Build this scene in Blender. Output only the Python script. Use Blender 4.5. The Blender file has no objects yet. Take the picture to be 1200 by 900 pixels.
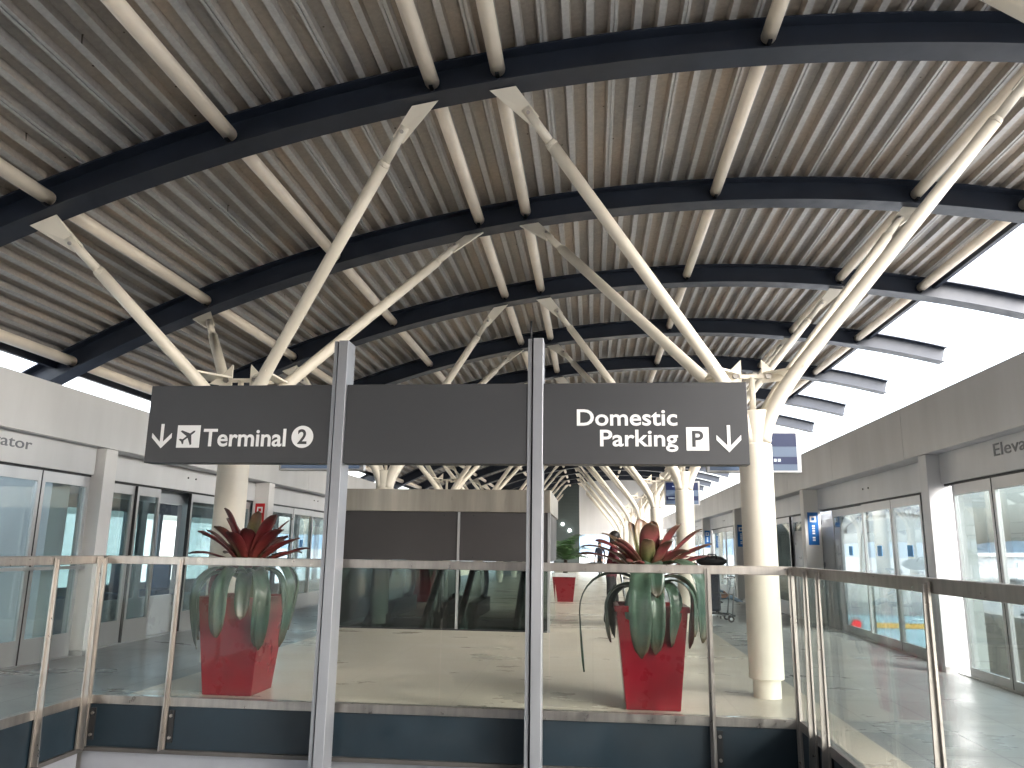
import bpy, bmesh, math, random
from mathutils import Vector, Matrix
random.seed(11)
PI = math.pi
sc = bpy.context.scene
COL = sc.collection
V = Vector

# ------------------------------------------------------------------ materials
def new_mat(name):
    m = bpy.data.materials.new(name); m.use_nodes = True
    nt = m.node_tree; b = nt.nodes['Principled BSDF']
    return m, nt, b
def setp(b, **k):
    for n, v in k.items():
        n = {'rough': 'Roughness', 'metal': 'Metallic', 'spec': 'Specular IOR Level', 'coat': 'Coat Weight', 'col': 'Base Color'}[n]
        b.inputs[n].default_value = v
def ramp(nt, stops, src):
    r = nt.nodes.new('ShaderNodeValToRGB')
    e = r.color_ramp.elements
    while len(e) < len(stops): e.new(0.5)
    for i, (p, c) in enumerate(stops):
        e[i].position = p; e[i].color = (*c, 1) if len(c) == 3 else c
    nt.links.new(src, r.inputs[0]); return r.outputs[0]
def coords(nt, scale=(1, 1, 1)):
    t = nt.nodes.new('ShaderNodeTexCoord'); mp = nt.nodes.new('ShaderNodeMapping')
    mp.inputs['Scale'].default_value = scale
    nt.links.new(t.outputs['Object'], mp.inputs[0]); return mp.outputs[0]
def noise(nt, vec, scale, detail=4, rough=0.6):
    n = nt.nodes.new('ShaderNodeTexNoise'); n.inputs['Scale'].default_value = scale
    n.inputs['Detail'].default_value = detail; n.inputs['Roughness'].default_value = rough
    nt.links.new(vec, n.inputs['Vector']); return n.outputs['Fac']
def mixc(nt, fac, a, b, mode='MIX'):
    m = nt.nodes.new('ShaderNodeMix'); m.data_type = 'RGBA'; m.blend_type = mode
    if isinstance(fac, (int, float)): m.inputs[0].default_value = fac
    else: nt.links.new(fac, m.inputs[0])
    for s, i in ((a, 6), (b, 7)):
        if isinstance(s, tuple): m.inputs[i].default_value = (*s, 1)
        else: nt.links.new(s, m.inputs[i])
    return m.outputs[2]
def bump(nt, b, h, strength, dist=0.01):
    n = nt.nodes.new('ShaderNodeBump'); n.inputs['Strength'].default_value = strength
    n.inputs['Distance'].default_value = dist
    nt.links.new(h, n.inputs['Height']); nt.links.new(n.outputs[0], b.inputs['Normal'])
def varied(name, c, var=0.12, rough=0.45, rvar=0.1, scale=2.0, metal=0.0, stretch=(1, 1, 1), spec=0.5, fine=0.0, coat=0.0):
    """plain paint / metal with uneven tone and gloss"""
    m, nt, b = new_mat(name)
    v = coords(nt, stretch)
    n = noise(nt, v, scale, 6)
    lo = tuple(x * (1 - var) for x in c); hi = tuple(min(1, x * (1 + var)) for x in c)
    o = ramp(nt, [(0.3, lo), (0.7, hi)], n)
    nt.links.new(o, b.inputs['Base Color'])
    r = ramp(nt, [(0.3, (rough - rvar,) * 3), (0.7, (rough + rvar,) * 3)], noise(nt, v, scale * 2.7, 5))
    nt.links.new(r, b.inputs['Roughness'])
    setp(b, metal=metal, spec=spec, coat=coat)
    if fine: bump(nt, b, noise(nt, v, 60, 3), fine, 0.004)
    return m
def glass(name, tint, base=0.04, dirt=0.0):
    m = bpy.data.materials.new(name); m.use_nodes = True
    nt = m.node_tree; nt.nodes.clear()
    out = nt.nodes.new('ShaderNodeOutputMaterial')
    lw = nt.nodes.new('ShaderNodeLayerWeight'); lw.inputs[0].default_value = 0.5
    p = nt.nodes.new('ShaderNodeMath'); p.operation = 'POWER'; p.inputs[1].default_value = 5
    nt.links.new(lw.outputs['Facing'], p.inputs[0])
    a = nt.nodes.new('ShaderNodeMath'); a.operation = 'MULTIPLY_ADD'; a.inputs[1].default_value = 1 - base; a.inputs[2].default_value = base
    nt.links.new(p.outputs[0], a.inputs[0])
    t = nt.nodes.new('ShaderNodeBsdfTransparent'); t.inputs[0].default_value = (*tint, 1)
    g = nt.nodes.new('ShaderNodeBsdfGlossy'); g.inputs['Roughness'].default_value = 0.015; g.inputs['Color'].default_value = (0.95, 1, 1, 1)
    mx = nt.nodes.new('ShaderNodeMixShader')
    nt.links.new(a.outputs[0], mx.inputs[0]); nt.links.new(t.outputs[0], mx.inputs[1]); nt.links.new(g.outputs[0], mx.inputs[2])
    last = mx.outputs[0]
    if dirt:
        d = nt.nodes.new('ShaderNodeBsdfDiffuse'); d.inputs[0].default_value = (0.7, 0.72, 0.7, 1)
        m2 = nt.nodes.new('ShaderNodeMixShader')
        n = noise(nt, coords(nt, (1, 1, 0.35)), 1.5, 6)
        r = ramp(nt, [(0.35, (0, 0, 0)), (0.8, (dirt,) * 3)], n)
        nt.links.new(r, m2.inputs[0]); nt.links.new(last, m2.inputs[1]); nt.links.new(d.outputs[0], m2.inputs[2]); last = m2.outputs[0]
    nt.links.new(last, out.inputs[0]); return m
def emit(name, c, s):
    m, nt, b = new_mat(name)
    setp(b, col=(*c, 1), rough=0.25)
    b.inputs['Emission Color'].default_value = (*c, 1); b.inputs['Emission Strength'].default_value = s
    return m

M = {}
M['beam'] = varied('navy_beam_paint', (0.016, 0.022, 0.036), 0.25, 0.40, 0.1, 1.4, spec=0.45)
M['cream'] = varied('cream_steel_paint', (0.80, 0.745, 0.64), 0.07, 0.42, 0.08, 2.0)
M['tube'] = varied('warm_white_tube_paint', (0.91, 0.81, 0.68), 0.07, 0.42, 0.08, 3.0)
M['white'] = varied('white_panel_paint', (0.58, 0.585, 0.595), 0.08, 0.45, 0.08, 0.9, stretch=(1.5, 1.5, .3))
M['whitep'] = varied('white_pillar_paint', (0.70, 0.69, 0.68), 0.05, 0.45, 0.06, 0.9)
M['greyp'] = varied('grey_panel_paint', (0.52, 0.53, 0.56), 0.09, 0.38, 0.08, 0.9, metal=0.2, stretch=(1.5, 1.5, .3))
M['alu'] = varied('aluminium_frame', (0.50, 0.50, 0.51), 0.06, 0.34, 0.06, 2.0, metal=0.7, stretch=(1, 1, 0.1))
M['post'] = varied('aluminium_post', (0.36, 0.37, 0.40), 0.06, 0.4, 0.06, 2.0, metal=0.6, stretch=(1, 1, 0.1))
M['dark'] = varied('dark_gasket', (0.012, 0.012, 0.014), 0.2, 0.5, 0.1)
M['signgrey'] = varied('sign_grey_sheet', (0.046, 0.047, 0.051), 0.06, 0.4, 0.05, 0.8)
M['signwhite'] = varied('sign_white_vinyl', (0.80, 0.80, 0.80), 0.03, 0.4, 0.05)
M['lettergrey'] = varied('grey_letter_vinyl', (0.16, 0.17, 0.19), 0.05, 0.4, 0.05)
M['bluefascia'] = varied('slate_blue_steel', (0.006, 0.0145, 0.022), 0.3, 0.5, 0.1, 1.3, fine=0.08)
M['band'] = varied('worn_stainless_band', (0.42, 0.385, 0.33), 0.22, 0.36, 0.1, 1.1, metal=0.9, stretch=(3, 3, .25))
M['ledge'] = varied('dull_ledge_steel', (0.075, 0.07, 0.066), 0.2, 0.5, 0.1, 3, metal=0.3)
M['boxgrey'] = varied('dark_brown_grey_panel', (0.040, 0.037, 0.038), 0.12, 0.42, 0.06, 0.7)
M['red'] = varied('red_fibreglass', (0.19, 0.004, 0.012), 0.12, 0.30, 0.06, 1.5, coat=0.2)
M['soil'] = varied('potting_soil', (0.03, 0.022, 0.016), 0.4, 0.9, 0.05, 14)
M['rubber'] = varied('black_rubber', (0.014, 0.014, 0.015), 0.2, 0.38, 0.08)
M['chrome'] = varied('chrome_tube', (0.65, 0.66, 0.68), 0.04, 0.18, 0.05, metal=1.0)
M['navycloth'] = varied('navy_cloth', (0.018, 0.02, 0.035), 0.25, 0.75, 0.05, 12)
M['blackcloth'] = varied('black_cloth', (0.012, 0.012, 0.013), 0.25, 0.8, 0.05, 12)
M['maroon'] = varied('maroon_cloth', (0.09, 0.012, 0.022), 0.25, 0.8, 0.05, 12)
M['bluecloth'] = varied('pale_blue_denim', (0.20, 0.30, 0.42), 0.2, 0.8, 0.05, 12)
M['skin'] = varied('skin', (0.42, 0.24, 0.17), 0.08, 0.5, 0.05, 8)
M['hair'] = varied('black_hair', (0.012, 0.010, 0.009), 0.3, 0.45, 0.1, 30)
M['shoewhite'] = varied('white_shoe', (0.75, 0.75, 0.74), 0.05, 0.5, 0.05)
M['trainwhite'] = varied('train_pale_grey_paint', (0.34, 0.365, 0.39), 0.04, 0.3, 0.05, 0.8)
M['traingrey'] = varied('train_grey_paint', (0.20, 0.22, 0.25), 0.08, 0.35, 0.05)
M['palewin'] = varied('window_painted_sky_reflection', (0.24, 0.28, 0.31), 0.1, 0.14, 0.03, 0.6)  # sky reflection in the windscreen put into the pale base colour
M['trainblue'] = varied('train_blue_band', (0.24, 0.37, 0.45), 0.06, 0.3, 0.05)
M['yellow'] = varied('yellow_stripe', (0.46, 0.30, 0.07), 0.05, 0.35, 0.05)
M['seat'] = varied('seat_blue', (0.03, 0.08, 0.16), 0.2, 0.6, 0.05)
M['signblue'] = varied('sign_blue', (0.010, 0.13, 0.42), 0.05, 0.4, 0.05)
M['stickerblue'] = varied('sticker_blue', (0.01, 0.30, 0.75), 0.03, 0.4, 0.05)
M['signred'] = varied('sign_red', (0.50, 0.015, 0.02), 0.05, 0.4, 0.05)
M['concrete'] = varied('concrete', (0.36, 0.35, 0.33), 0.12, 0.8, 0.06, 0.8, fine=0.2)
M['palecol'] = varied('pale_grey_column_paint', (0.36, 0.385, 0.38), 0.06, 0.5, 0.06, 0.9, stretch=(4, 4, .2))
M['tanwall'] = varied('tan_concrete', (0.34, 0.30, 0.25), 0.12, 0.8, 0.06, 0.8, fine=0.2)
M['apron'] = varied('apron_concrete', (0.30, 0.31, 0.31), 0.15, 0.85, 0.05, 0.02)
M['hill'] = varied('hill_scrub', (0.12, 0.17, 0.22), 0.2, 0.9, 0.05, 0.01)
M['farwall'] = varied('dark_green_cladding', (0.050, 0.066, 0.066), 0.12, 0.5, 0.06, 0.6)
M['taillight'] = emit('tail_light_red', (0.7, 0.02, 0.03), 0.12)
M['screen'] = emit('screen_navy', (0.008, 0.014, 0.05), 0.12)
M['screengrey'] = emit('screen_blue_grey', (0.08, 0.11, 0.165), 0.08)
M['screentext'] = emit('screen_text', (0.40, 0.45, 0.52), 0.10)
M['lamp'] = emit('lamp_white', (1.0, 0.97, 0.9), 6.0)
M['glass_esc'] = glass('hazy_escalator_glass', (0.62, 0.66, 0.66), 0.05, 0.75)
M['glass_smoke'] = glass('smoked_glass', (0.44, 0.50, 0.48), 0.012, 0.0)
M['glass_rail'] = glass('balustrade_glass', (0.965, 0.985, 0.977), 0.013, 0.015)
M['glass_door'] = glass('door_glass', (0.73, 0.80, 0.815), 0.05, 0.06)
M['glass_clear'] = glass('clear_door_glass', (0.60, 0.64, 0.645), 0.035, 0.04)
M['glass_elev'] = glass('tinted_elevator_glass', (0.50, 0.535, 0.54), 0.03, 0.03)
M['glass_train'] = glass('train_glass', (0.70, 0.76, 0.765), 0.06, 0.0)
M['glass_dark'] = glass('dark_train_glass', (0.16, 0.20, 0.23), 0.06, 0.0)
M['bluewall'] = varied('pale_blue_panel', (0.38, 0.52, 0.58), 0.06, 0.35, 0.05, 0.5)
M['foil'] = varied('palm_green', (0.045, 0.11, 0.03), 0.35, 0.5, 0.08, 5)

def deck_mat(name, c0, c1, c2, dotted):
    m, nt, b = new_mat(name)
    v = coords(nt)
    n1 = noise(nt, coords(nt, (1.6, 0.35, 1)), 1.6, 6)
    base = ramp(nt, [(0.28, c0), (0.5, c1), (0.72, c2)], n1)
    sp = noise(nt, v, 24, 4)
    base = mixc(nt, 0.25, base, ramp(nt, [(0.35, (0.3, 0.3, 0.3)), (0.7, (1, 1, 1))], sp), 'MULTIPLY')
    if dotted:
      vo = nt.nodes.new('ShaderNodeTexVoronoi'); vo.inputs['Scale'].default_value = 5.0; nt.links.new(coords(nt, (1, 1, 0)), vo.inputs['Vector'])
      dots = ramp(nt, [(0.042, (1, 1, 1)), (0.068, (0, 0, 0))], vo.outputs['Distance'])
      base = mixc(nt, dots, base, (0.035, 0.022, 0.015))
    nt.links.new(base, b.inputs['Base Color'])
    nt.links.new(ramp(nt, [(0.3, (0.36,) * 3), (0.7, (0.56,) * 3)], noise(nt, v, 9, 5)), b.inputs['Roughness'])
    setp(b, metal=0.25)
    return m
M['deck'] = deck_mat('galvanised_deck_pan_shaded', (0.31, 0.31, 0.315), (0.46, 0.42, 0.38), (0.55, 0.455, 0.37), True)  # valley shade between the ribs put into this darker colour
M['deckrib'] = deck_mat('galvanised_deck_rib_lit', (0.46, 0.465, 0.475), (0.56, 0.555, 0.55), (0.58, 0.555, 0.525), False)  # light caught by the rib flats put into this paler colour

def steel_mat():
    m, nt, b = new_mat('brushed_stainless')
    v = coords(nt, (1, 1, 1))
    n = noise(nt, coords(nt, (7, 7, 0.8)), 3.0, 5)
    nt.links.new(ramp(nt, [(0.3, (0.36, 0.335, 0.315)), (0.7, (0.48, 0.45, 0.42))], n), b.inputs['Base Color'])
    nt.links.new(ramp(nt, [(0.3, (0.26,) * 3), (0.7, (0.42,) * 3)], noise(nt, v, 12, 5)), b.inputs['Roughness'])
    setp(b, metal=0.95)
    return m
M['steel'] = steel_mat()

def tile_mat(name, c1, c2, tile, mortar, rough):
    m, nt, b = new_mat(name)
    v = coords(nt)
    br = nt.nodes.new('ShaderNodeTexBrick')
    br.offset = 0.0; br.squash = 1.0
    br.inputs['Scale'].default_value = 1.0
    br.inputs['Brick Width'].default_value = tile[0]; br.inputs['Row Height'].default_value = tile[1]
    br.inputs['Mortar Size'].default_value = 0.008; br.inputs['Mortar Smooth'].default_value = 0.1; br.inputs['Bias'].default_value = 0
    br.inputs['Color1'].default_value = (*c1, 1); br.inputs['Color2'].default_value = (*c2, 1); br.inputs['Mortar'].default_value = (*mortar, 1)
    nt.links.new(v, br.inputs['Vector'])
    st = noise(nt, coords(nt, (0.7, 1.3, 1)), 0.9, 7, 0.62)
    sm = noise(nt, v, 30, 4)
    o = mixc(nt, 0.4, br.outputs[0], ramp(nt, [(0.25, (0.8, 0.8, 0.79)), (0.75, (1, 1, 1))], st), 'MULTIPLY')
    o = mixc(nt, 0.25, o, ramp(nt, [(0.35, (0.6, 0.6, 0.6)), (0.7, (1, 1, 1))], sm), 'MULTIPLY')
    nt.links.new(o, b.inputs['Base Color'])
    nt.links.new(ramp(nt, [(0.3, (rough - 0.1,) * 3), (0.7, (rough + 0.12,) * 3)], st), b.inputs['Roughness'])
    bump(nt, b, br.outputs['Fac'], -0.15, 0.003)
    return m
M['tile_beige'] = tile_mat('beige_floor_tile', (0.60, 0.535, 0.44), (0.575, 0.515, 0.425), (1.2, 0.6), (0.54, 0.48, 0.39), 0.32)
M['tile_grey'] = tile_mat('grey_floor_tile', (0.27, 0.272, 0.265), (0.25, 0.253, 0.25), (0.54, 1.95), (0.14, 0.14, 0.14), 0.32)

def leaf_mat(name, stops, rough=0.35):
    m, nt, b = new_mat(name)
    a = nt.nodes.new('ShaderNodeAttribute'); a.attribute_name = 'along'
    w = nt.nodes.new('ShaderNodeMath'); w.operation = 'MULTIPLY_ADD'; w.inputs[1].default_value = 0.3; w.inputs[2].default_value = -0.15
    nt.links.new(noise(nt, coords(nt, (1, 1, 1)), 7, 4), w.inputs[0])
    s = nt.nodes.new('ShaderNodeMath'); s.operation = 'ADD'
    nt.links.new(a.outputs['Fac'], s.inputs[0]); nt.links.new(w.outputs[0], s.inputs[1])
    o = ramp(nt, stops, s.outputs[0])
    nt.links.new(o, b.inputs['Base Color']); setp(b, rough=rough)
    vn = noise(nt, coords(nt, (1, 1, 1)), 22, 6, 0.7)
    o2 = mixc(nt, 0.45, o, ramp(nt, [(0.35, (0.45, 0.45, 0.42)), (0.65, (1, 1, 1))], vn), 'MULTIPLY')
    nt.links.new(o2, b.inputs['Base Color']); bump(nt, b, vn, 0.25, 0.006)
    return m
M['leaf_red'] = leaf_mat('maroon_leaf', [(0.0, (0.10, 0.08, 0.04)), (0.25, (0.20, 0.040, 0.032)), (0.7, (0.16, 0.024, 0.028)), (1.0, (0.06, 0.025, 0.022))])
M['leaf_rg'] = leaf_mat('red_green_leaf', [(0.0, (0.13, 0.16, 0.06)), (0.35, (0.15, 0.11, 0.055)), (0.65, (0.22, 0.05, 0.055)), (1.0, (0.07, 0.05, 0.03))])
M['leaf_green'] = leaf_mat('silver_green_leaf', [(0.0, (0.13, 0.18, 0.10)), (0.3, (0.075, 0.125, 0.085)), (0.8, (0.042, 0.082, 0.060)), (1.0, (0.09, 0.06, 0.035))], 0.28)
M['leaf_lime'] = leaf_mat('yellow_green_leaf', [(0.0, (0.10, 0.14, 0.04)), (0.5, (0.24, 0.25, 0.10)), (0.9, (0.26, 0.16, 0.10)), (1.0, (0.10, 0.05, 0.03))])
M['leaf_dark'] = leaf_mat('dark_green_leaf', [(0.0, (0.03, 0.06, 0.035)), (0.6, (0.018, 0.035, 0.025)), (1.0, (0.02, 0.06, 0.035))])

# ------------------------------------------------------------------ mesh builder
class MB:
    def __init__(s): s.v = []; s.f = []; s.sm = []; s.mi = []; s.al = None
    def add(s, vs, fs, smooth=False, mi=0):
        o = len(s.v); s.v += [V(p) for p in vs]
        for f in fs:
            s.f.append([i + o for i in f]); s.sm.append(smooth); s.mi.append(mi)
        return s
    def box(s, a, b, mi=0):
        x0, y0, z0 = (min(a[i], b[i]) for i in range(3)); x1, y1, z1 = (max(a[i], b[i]) for i in range(3))
        return s.add([(x0, y0, z0), (x1, y0, z0), (x1, y1, z0), (x0, y1, z0), (x0, y0, z1), (x1, y0, z1), (x1, y1, z1), (x0, y1, z1)],
                     [(0, 3, 2, 1), (4, 5, 6, 7), (0, 1, 5, 4), (1, 2, 6, 5), (2, 3, 7, 6), (3, 0, 4, 7)], mi=mi)
    def prism(s, poly, d, mi=0):
        """poly: 3-D points in order; extruded by vector d"""
        n = len(poly); d = V(d); p = [V(q) for q in poly]
        return s.add(p + [q + d for q in p], [tuple(range(n - 1, -1, -1)), tuple(range(n, 2 * n))] + [(i, (i + 1) % n, (i + 1) % n + n, i + n) for i in range(n)], mi=mi)
    def tube(s, pts, r, n=14, cap=True, mi=0):
        pts = [V(p) for p in pts]; k = len(pts)
        rs = r if isinstance(r, (list, tuple)) else [r] * k
        rings = []; up = None
        for i, p in enumerate(pts):
            t = (pts[min(i + 1, k - 1)] - pts[max(i - 1, 0)]).normalized()
            if up is None:
                up = V((0, 0, 1)) if abs(t.z) < 0.9 else V((1, 0, 0))
            a = (up - t * up.dot(t)).normalized(); up = a; b = t.cross(a)
            rings.append([p + (a * math.cos(2 * PI * j / n) + b * math.sin(2 * PI * j / n)) * rs[i] for j in range(n)])
        vs = [q for ring in rings for q in ring]; fs = []
        for i in range(k - 1):
            for j in range(n):
                fs.append((i * n + j, i * n + (j + 1) % n, (i + 1) * n + (j + 1) % n, (i + 1) * n + j))
        s.add(vs, fs, True, mi)
        if cap:
            o = len(s.v) - len(vs)
            s.f.append([o + j for j in range(n)][::-1]); s.sm.append(False); s.mi.append(mi)
            s.f.append([o + (k - 1) * n + j for j in range(n)]); s.sm.append(False); s.mi.append(mi)
        return s
    def lathe(s, prof, c, n=28, mi=0):
        """prof: (radius, z) pairs about the vertical axis at c; every step keeps its hard edge"""
        c = V(c)
        for i in range(len(prof) - 1):
            (r0, z0), (r1, z1) = prof[i], prof[i + 1]
            vs = [c + V((r0 * math.cos(2 * PI * j / n), r0 * math.sin(2 * PI * j / n), z0)) for j in range(n)] + \
                 [c + V((r1 * math.cos(2 * PI * j / n), r1 * math.sin(2 * PI * j / n), z1)) for j in range(n)]
            s.add(vs, [(j, (j + 1) % n, (j + 1) % n + n, j + n) for j in range(n)], True, mi)
        return s
    def sphere(s, c, r, seg=12, rings=8, mi=0):
        c = V(c); r = V(r) if not isinstance(r, (int, float)) else V((r, r, r))
        vs = []; fs = []
        for i in range(rings + 1):
            th = PI * i / rings
            for j in range(seg):
                ph = 2 * PI * j / seg
                vs.append(c + V((r.x * math.sin(th) * math.cos(ph), r.y * math.sin(th) * math.sin(ph), r.z * math.cos(th))))
        for i in range(rings):
            for j in range(seg):
                fs.append((i * seg + j, (i + 1) * seg + j, (i + 1) * seg + (j + 1) % seg, i * seg + (j + 1) % seg))
        return s.add(vs, fs, True, mi)

ORG = {}
def build(name, mb, mats, parent=None, bevel=0.0, base=None):
    """one mesh object; vertices are given in world coordinates"""
    org = ORG.get(parent.name, V((0, 0, 0))) if parent else (V(base) if base else V((0, 0, 0)))
    me = bpy.data.meshes.new(name)
    me.from_pydata([tuple(p - org) for p in mb.v], [], mb.f)
    me.polygons.foreach_set('use_smooth', mb.sm)
    if not isinstance(mats, (list, tuple)): mats = [mats]
    for m in mats: me.materials.append(m)
    if len(mats) > 1: me.polygons.foreach_set('material_index', mb.mi)
    if mb.al is not None:
        at = me.attributes.new('along', 'FLOAT', 'POINT'); at.data.foreach_set('value', mb.al)
    bm = bmesh.new(); bm.from_mesh(me); bmesh.ops.recalc_face_normals(bm, faces=bm.faces)
    bm.to_mesh(me); bm.free(); me.update()
    o = bpy.data.objects.new(name, me); COL.objects.link(o)
    if parent: o.parent = parent
    else: o.location = org
    ORG[o.name] = org
    if bevel:
        b = o.modifiers.new('bevel', 'BEVEL'); b.width = bevel; b.segments = 2; b.limit_method = 'ANGLE'
    return o
def tag(o, label, cat, group=None):
    o['label'] = label; o['category'] = cat
    if group: o['group'] = group
    return o
def thing(name, loc, label, cat, group=None):
    o = bpy.data.objects.new(name, None); COL.objects.link(o); o.location = loc
    o.empty_display_size = 0.2; ORG[o.name] = V(loc)
    return tag(o, label, cat, group)
def struct(name, mb, mats):
    o = build(name, mb, mats); o['kind'] = 'structure'; return o
def copy_tree(o, parent=None):
    c = o.copy(); COL.objects.link(c); ORG[c.name] = ORG.get(o.name, V((0, 0, 0)))
    if parent: c.parent = parent
    for ch in list(o.children): copy_tree(ch, c)
    return c
def place(o, loc, label, rz=None):
    c = copy_tree(o); c.location = loc; c['label'] = label; ORG[c.name] = V(loc)
    if rz is not None: c.rotation_euler.z = rz
    return c
ORD = ['nearest', 'second', 'third', 'fourth', 'fifth', 'sixth', 'seventh', 'eighth', 'ninth', 'tenth', 'eleventh', 'twelfth', 'thirteenth',
       'fourteenth', 'fifteenth', 'sixteenth', 'seventeenth', 'eighteenth', 'nineteenth']

def text_mb(body, width, height, frame, bold=0.0, depth=0.004):
    """flat lettering fitted to width x cap height; frame = (origin lower left, x dir, y dir, normal)"""
    cu = bpy.data.curves.new('t', 'FONT'); cu.body = body; cu.size = 1; cu.extrude = 0.5; cu.offset = bold; cu.resolution_u = 4
    ob = bpy.data.objects.new('t', cu); COL.objects.link(ob)
    dg = bpy.context.evaluated_depsgraph_get(); me = bpy.data.meshes.new_from_object(ob.evaluated_get(dg))
    xs = [v.co.x for v in me.vertices]; x0, x1 = min(xs), max(xs)
    o, ex, ey, en = (V(q) for q in frame)
    ch = bpy.data.curves.new('t2', 'FONT'); ch.body = 'E'; ch.size = 1; ch.offset = bold
    oh = bpy.data.objects.new('t2', ch); COL.objects.link(oh); dg = bpy.context.evaluated_depsgraph_get()
    mh = bpy.data.meshes.new_from_object(oh.evaluated_get(dg)); ys = [v.co.y for v in mh.vertices]; y0, y1 = min(ys), max(ys)
    mb = MB()
    vs = [o + ex * ((v.co.x - x0) / (x1 - x0) * width) + ey * ((v.co.y - y0) / (y1 - y0) * height) + en * ((v.co.z + 0.5) * depth) for v in me.vertices]
    mb.add(vs, [tuple(p.vertices) for p in me.polygons])
    for q in (ob, oh): bpy.data.objects.remove(q)
    for q in (cu, ch): bpy.data.curves.remove(q)
    for q in (me, mh): bpy.data.meshes.remove(q)
    return mb

# ------------------------------------------------------------------ canopy
AX, AZ, AR = 1.887, -13.149, 18.731
def zb(x): return AZ + math.sqrt(AR * AR - (x - AX) ** 2)
A0, DA = 6.30, 3.03
def ay(k): return A0 + DA * k            # k = 0 is the first beam seen
KMIN, KMAX = -5, 15
XL, XR = -8.6, 6.75

def arc_pts(dr, x0, x1, n):
    t0 = math.asin((x0 - AX) / AR); t1 = math.asin((x1 - AX) / AR)
    return [V((AX + (AR + dr) * math.sin(t0 + (t1 - t0) * i / n), 0, AZ + (AR + dr) * math.cos(t0 + (t1 - t0) * i / n))) for i in range(n + 1)]
def arc_slab(y0, y1, r0, r1, n=56, x0=XL, x1=XR):
    a = arc_pts(r0, x0, x1, n); b = arc_pts(r1, x0, x1, n); m = MB()
    vs = []
    for i in range(n + 1):
        for q, y in ((a[i], y0), (a[i], y1), (b[i], y1), (b[i], y0)): vs.append((q.x, y, q.z))
    fs = []
    for i in range(n):
        for j in range(4):
            fs.append((i * 4 + j, i * 4 + (j + 1) % 4, (i + 1) * 4 + (j + 1) % 4, (i + 1) * 4 + j))
    fs += [(0, 1, 2, 3), (n * 4 + 3, n * 4 + 2, n * 4 + 1, n * 4)]
    return m.add(vs, fs)

def beam_label(k):
    if k < 0: return f'dark arched roof beam overhead, {["nearest", "second", "third", "fourth", "fifth"][-k - 1]} on the near side of the sign'
    s = {0: 'dark navy arched roof beam crossing the top of the picture, nearest of the row in view'}
    return s.get(k, f'dark navy arched roof beam, {ORD[k]} of the row counted from the camera')
proto = thing('arched_beam', (0, ay(0), 0), beam_label(0), 'roof beam', 'arched roof beams')
build('web', arc_slab(ay(0) - .006, ay(0) + .006, .016, .284), M['beam'], proto)
build('bottom_flange', arc_slab(ay(0) - .13, ay(0) + .13, 0, .016), M['beam'], proto)
build('top_flange', arc_slab(ay(0) - .13, ay(0) + .13, .284, .30), M['beam'], proto)
st = MB()
for x in (-5.0, -3.3, -1.56, -0.71, 1.57, 3.87, 5.2):
    z = zb(x); st.box((x - .005, ay(0) + .006, z + .018), (x + .005, ay(0) + .12, z + .28))
build('stiffener', st, M['beam'], proto)
for k in range(KMIN, KMAX + 1):
    if k: place(proto, (0, ay(k), 0), beam_label(k))

# corrugated deck: ribs run along the platform, one sheet per bay
def deck_profile():
    pts = []; L0 = AR * math.asin((-7.0 - AX) / AR); L1 = AR * math.asin((5.36 - AX) / AR); p = 0.205; i = 0
    s = L0
    def q(s_, r_):
        t = s_ / AR; return (AX + (AR + r_) * math.sin(t), AZ + (AR + r_) * math.cos(t))
    lo, hi = .302, .376
    while s < L1:
        if i % 3 == 1:
            prof = [(0, lo), (.024, lo), (.026, lo + .014), (.033, lo + .014), (.035, lo), (.060, lo), (.078, hi), (.187, hi)]
        else:
            prof = [(0, lo), (.060, lo), (.078, hi), (.187, hi)]
        for d, r in prof: pts.append((*q(s + d, r), r < .32))
        s += p; i += 1
    pts.append((*q(s, lo), True)); return pts
DP = deck_profile()
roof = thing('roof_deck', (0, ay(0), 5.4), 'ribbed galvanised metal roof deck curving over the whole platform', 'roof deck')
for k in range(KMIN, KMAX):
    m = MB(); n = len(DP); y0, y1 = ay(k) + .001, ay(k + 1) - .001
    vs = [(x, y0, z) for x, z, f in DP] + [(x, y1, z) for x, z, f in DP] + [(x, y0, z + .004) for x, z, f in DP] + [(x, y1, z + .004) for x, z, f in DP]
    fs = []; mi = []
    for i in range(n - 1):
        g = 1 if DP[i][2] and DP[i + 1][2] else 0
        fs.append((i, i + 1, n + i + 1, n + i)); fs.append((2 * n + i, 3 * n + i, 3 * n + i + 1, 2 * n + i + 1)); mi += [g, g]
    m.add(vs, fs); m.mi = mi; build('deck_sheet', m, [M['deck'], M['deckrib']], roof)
for x0, x1 in ((-7.06, -7.0), (5.40, 5.46)):
    m = MB(); z = zb(x1)
    m.box((x0, ay(KMIN), z + .20), (x1, ay(KMAX), z + .40)); build('edge_angle', m, M['beam'], roof)

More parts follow.
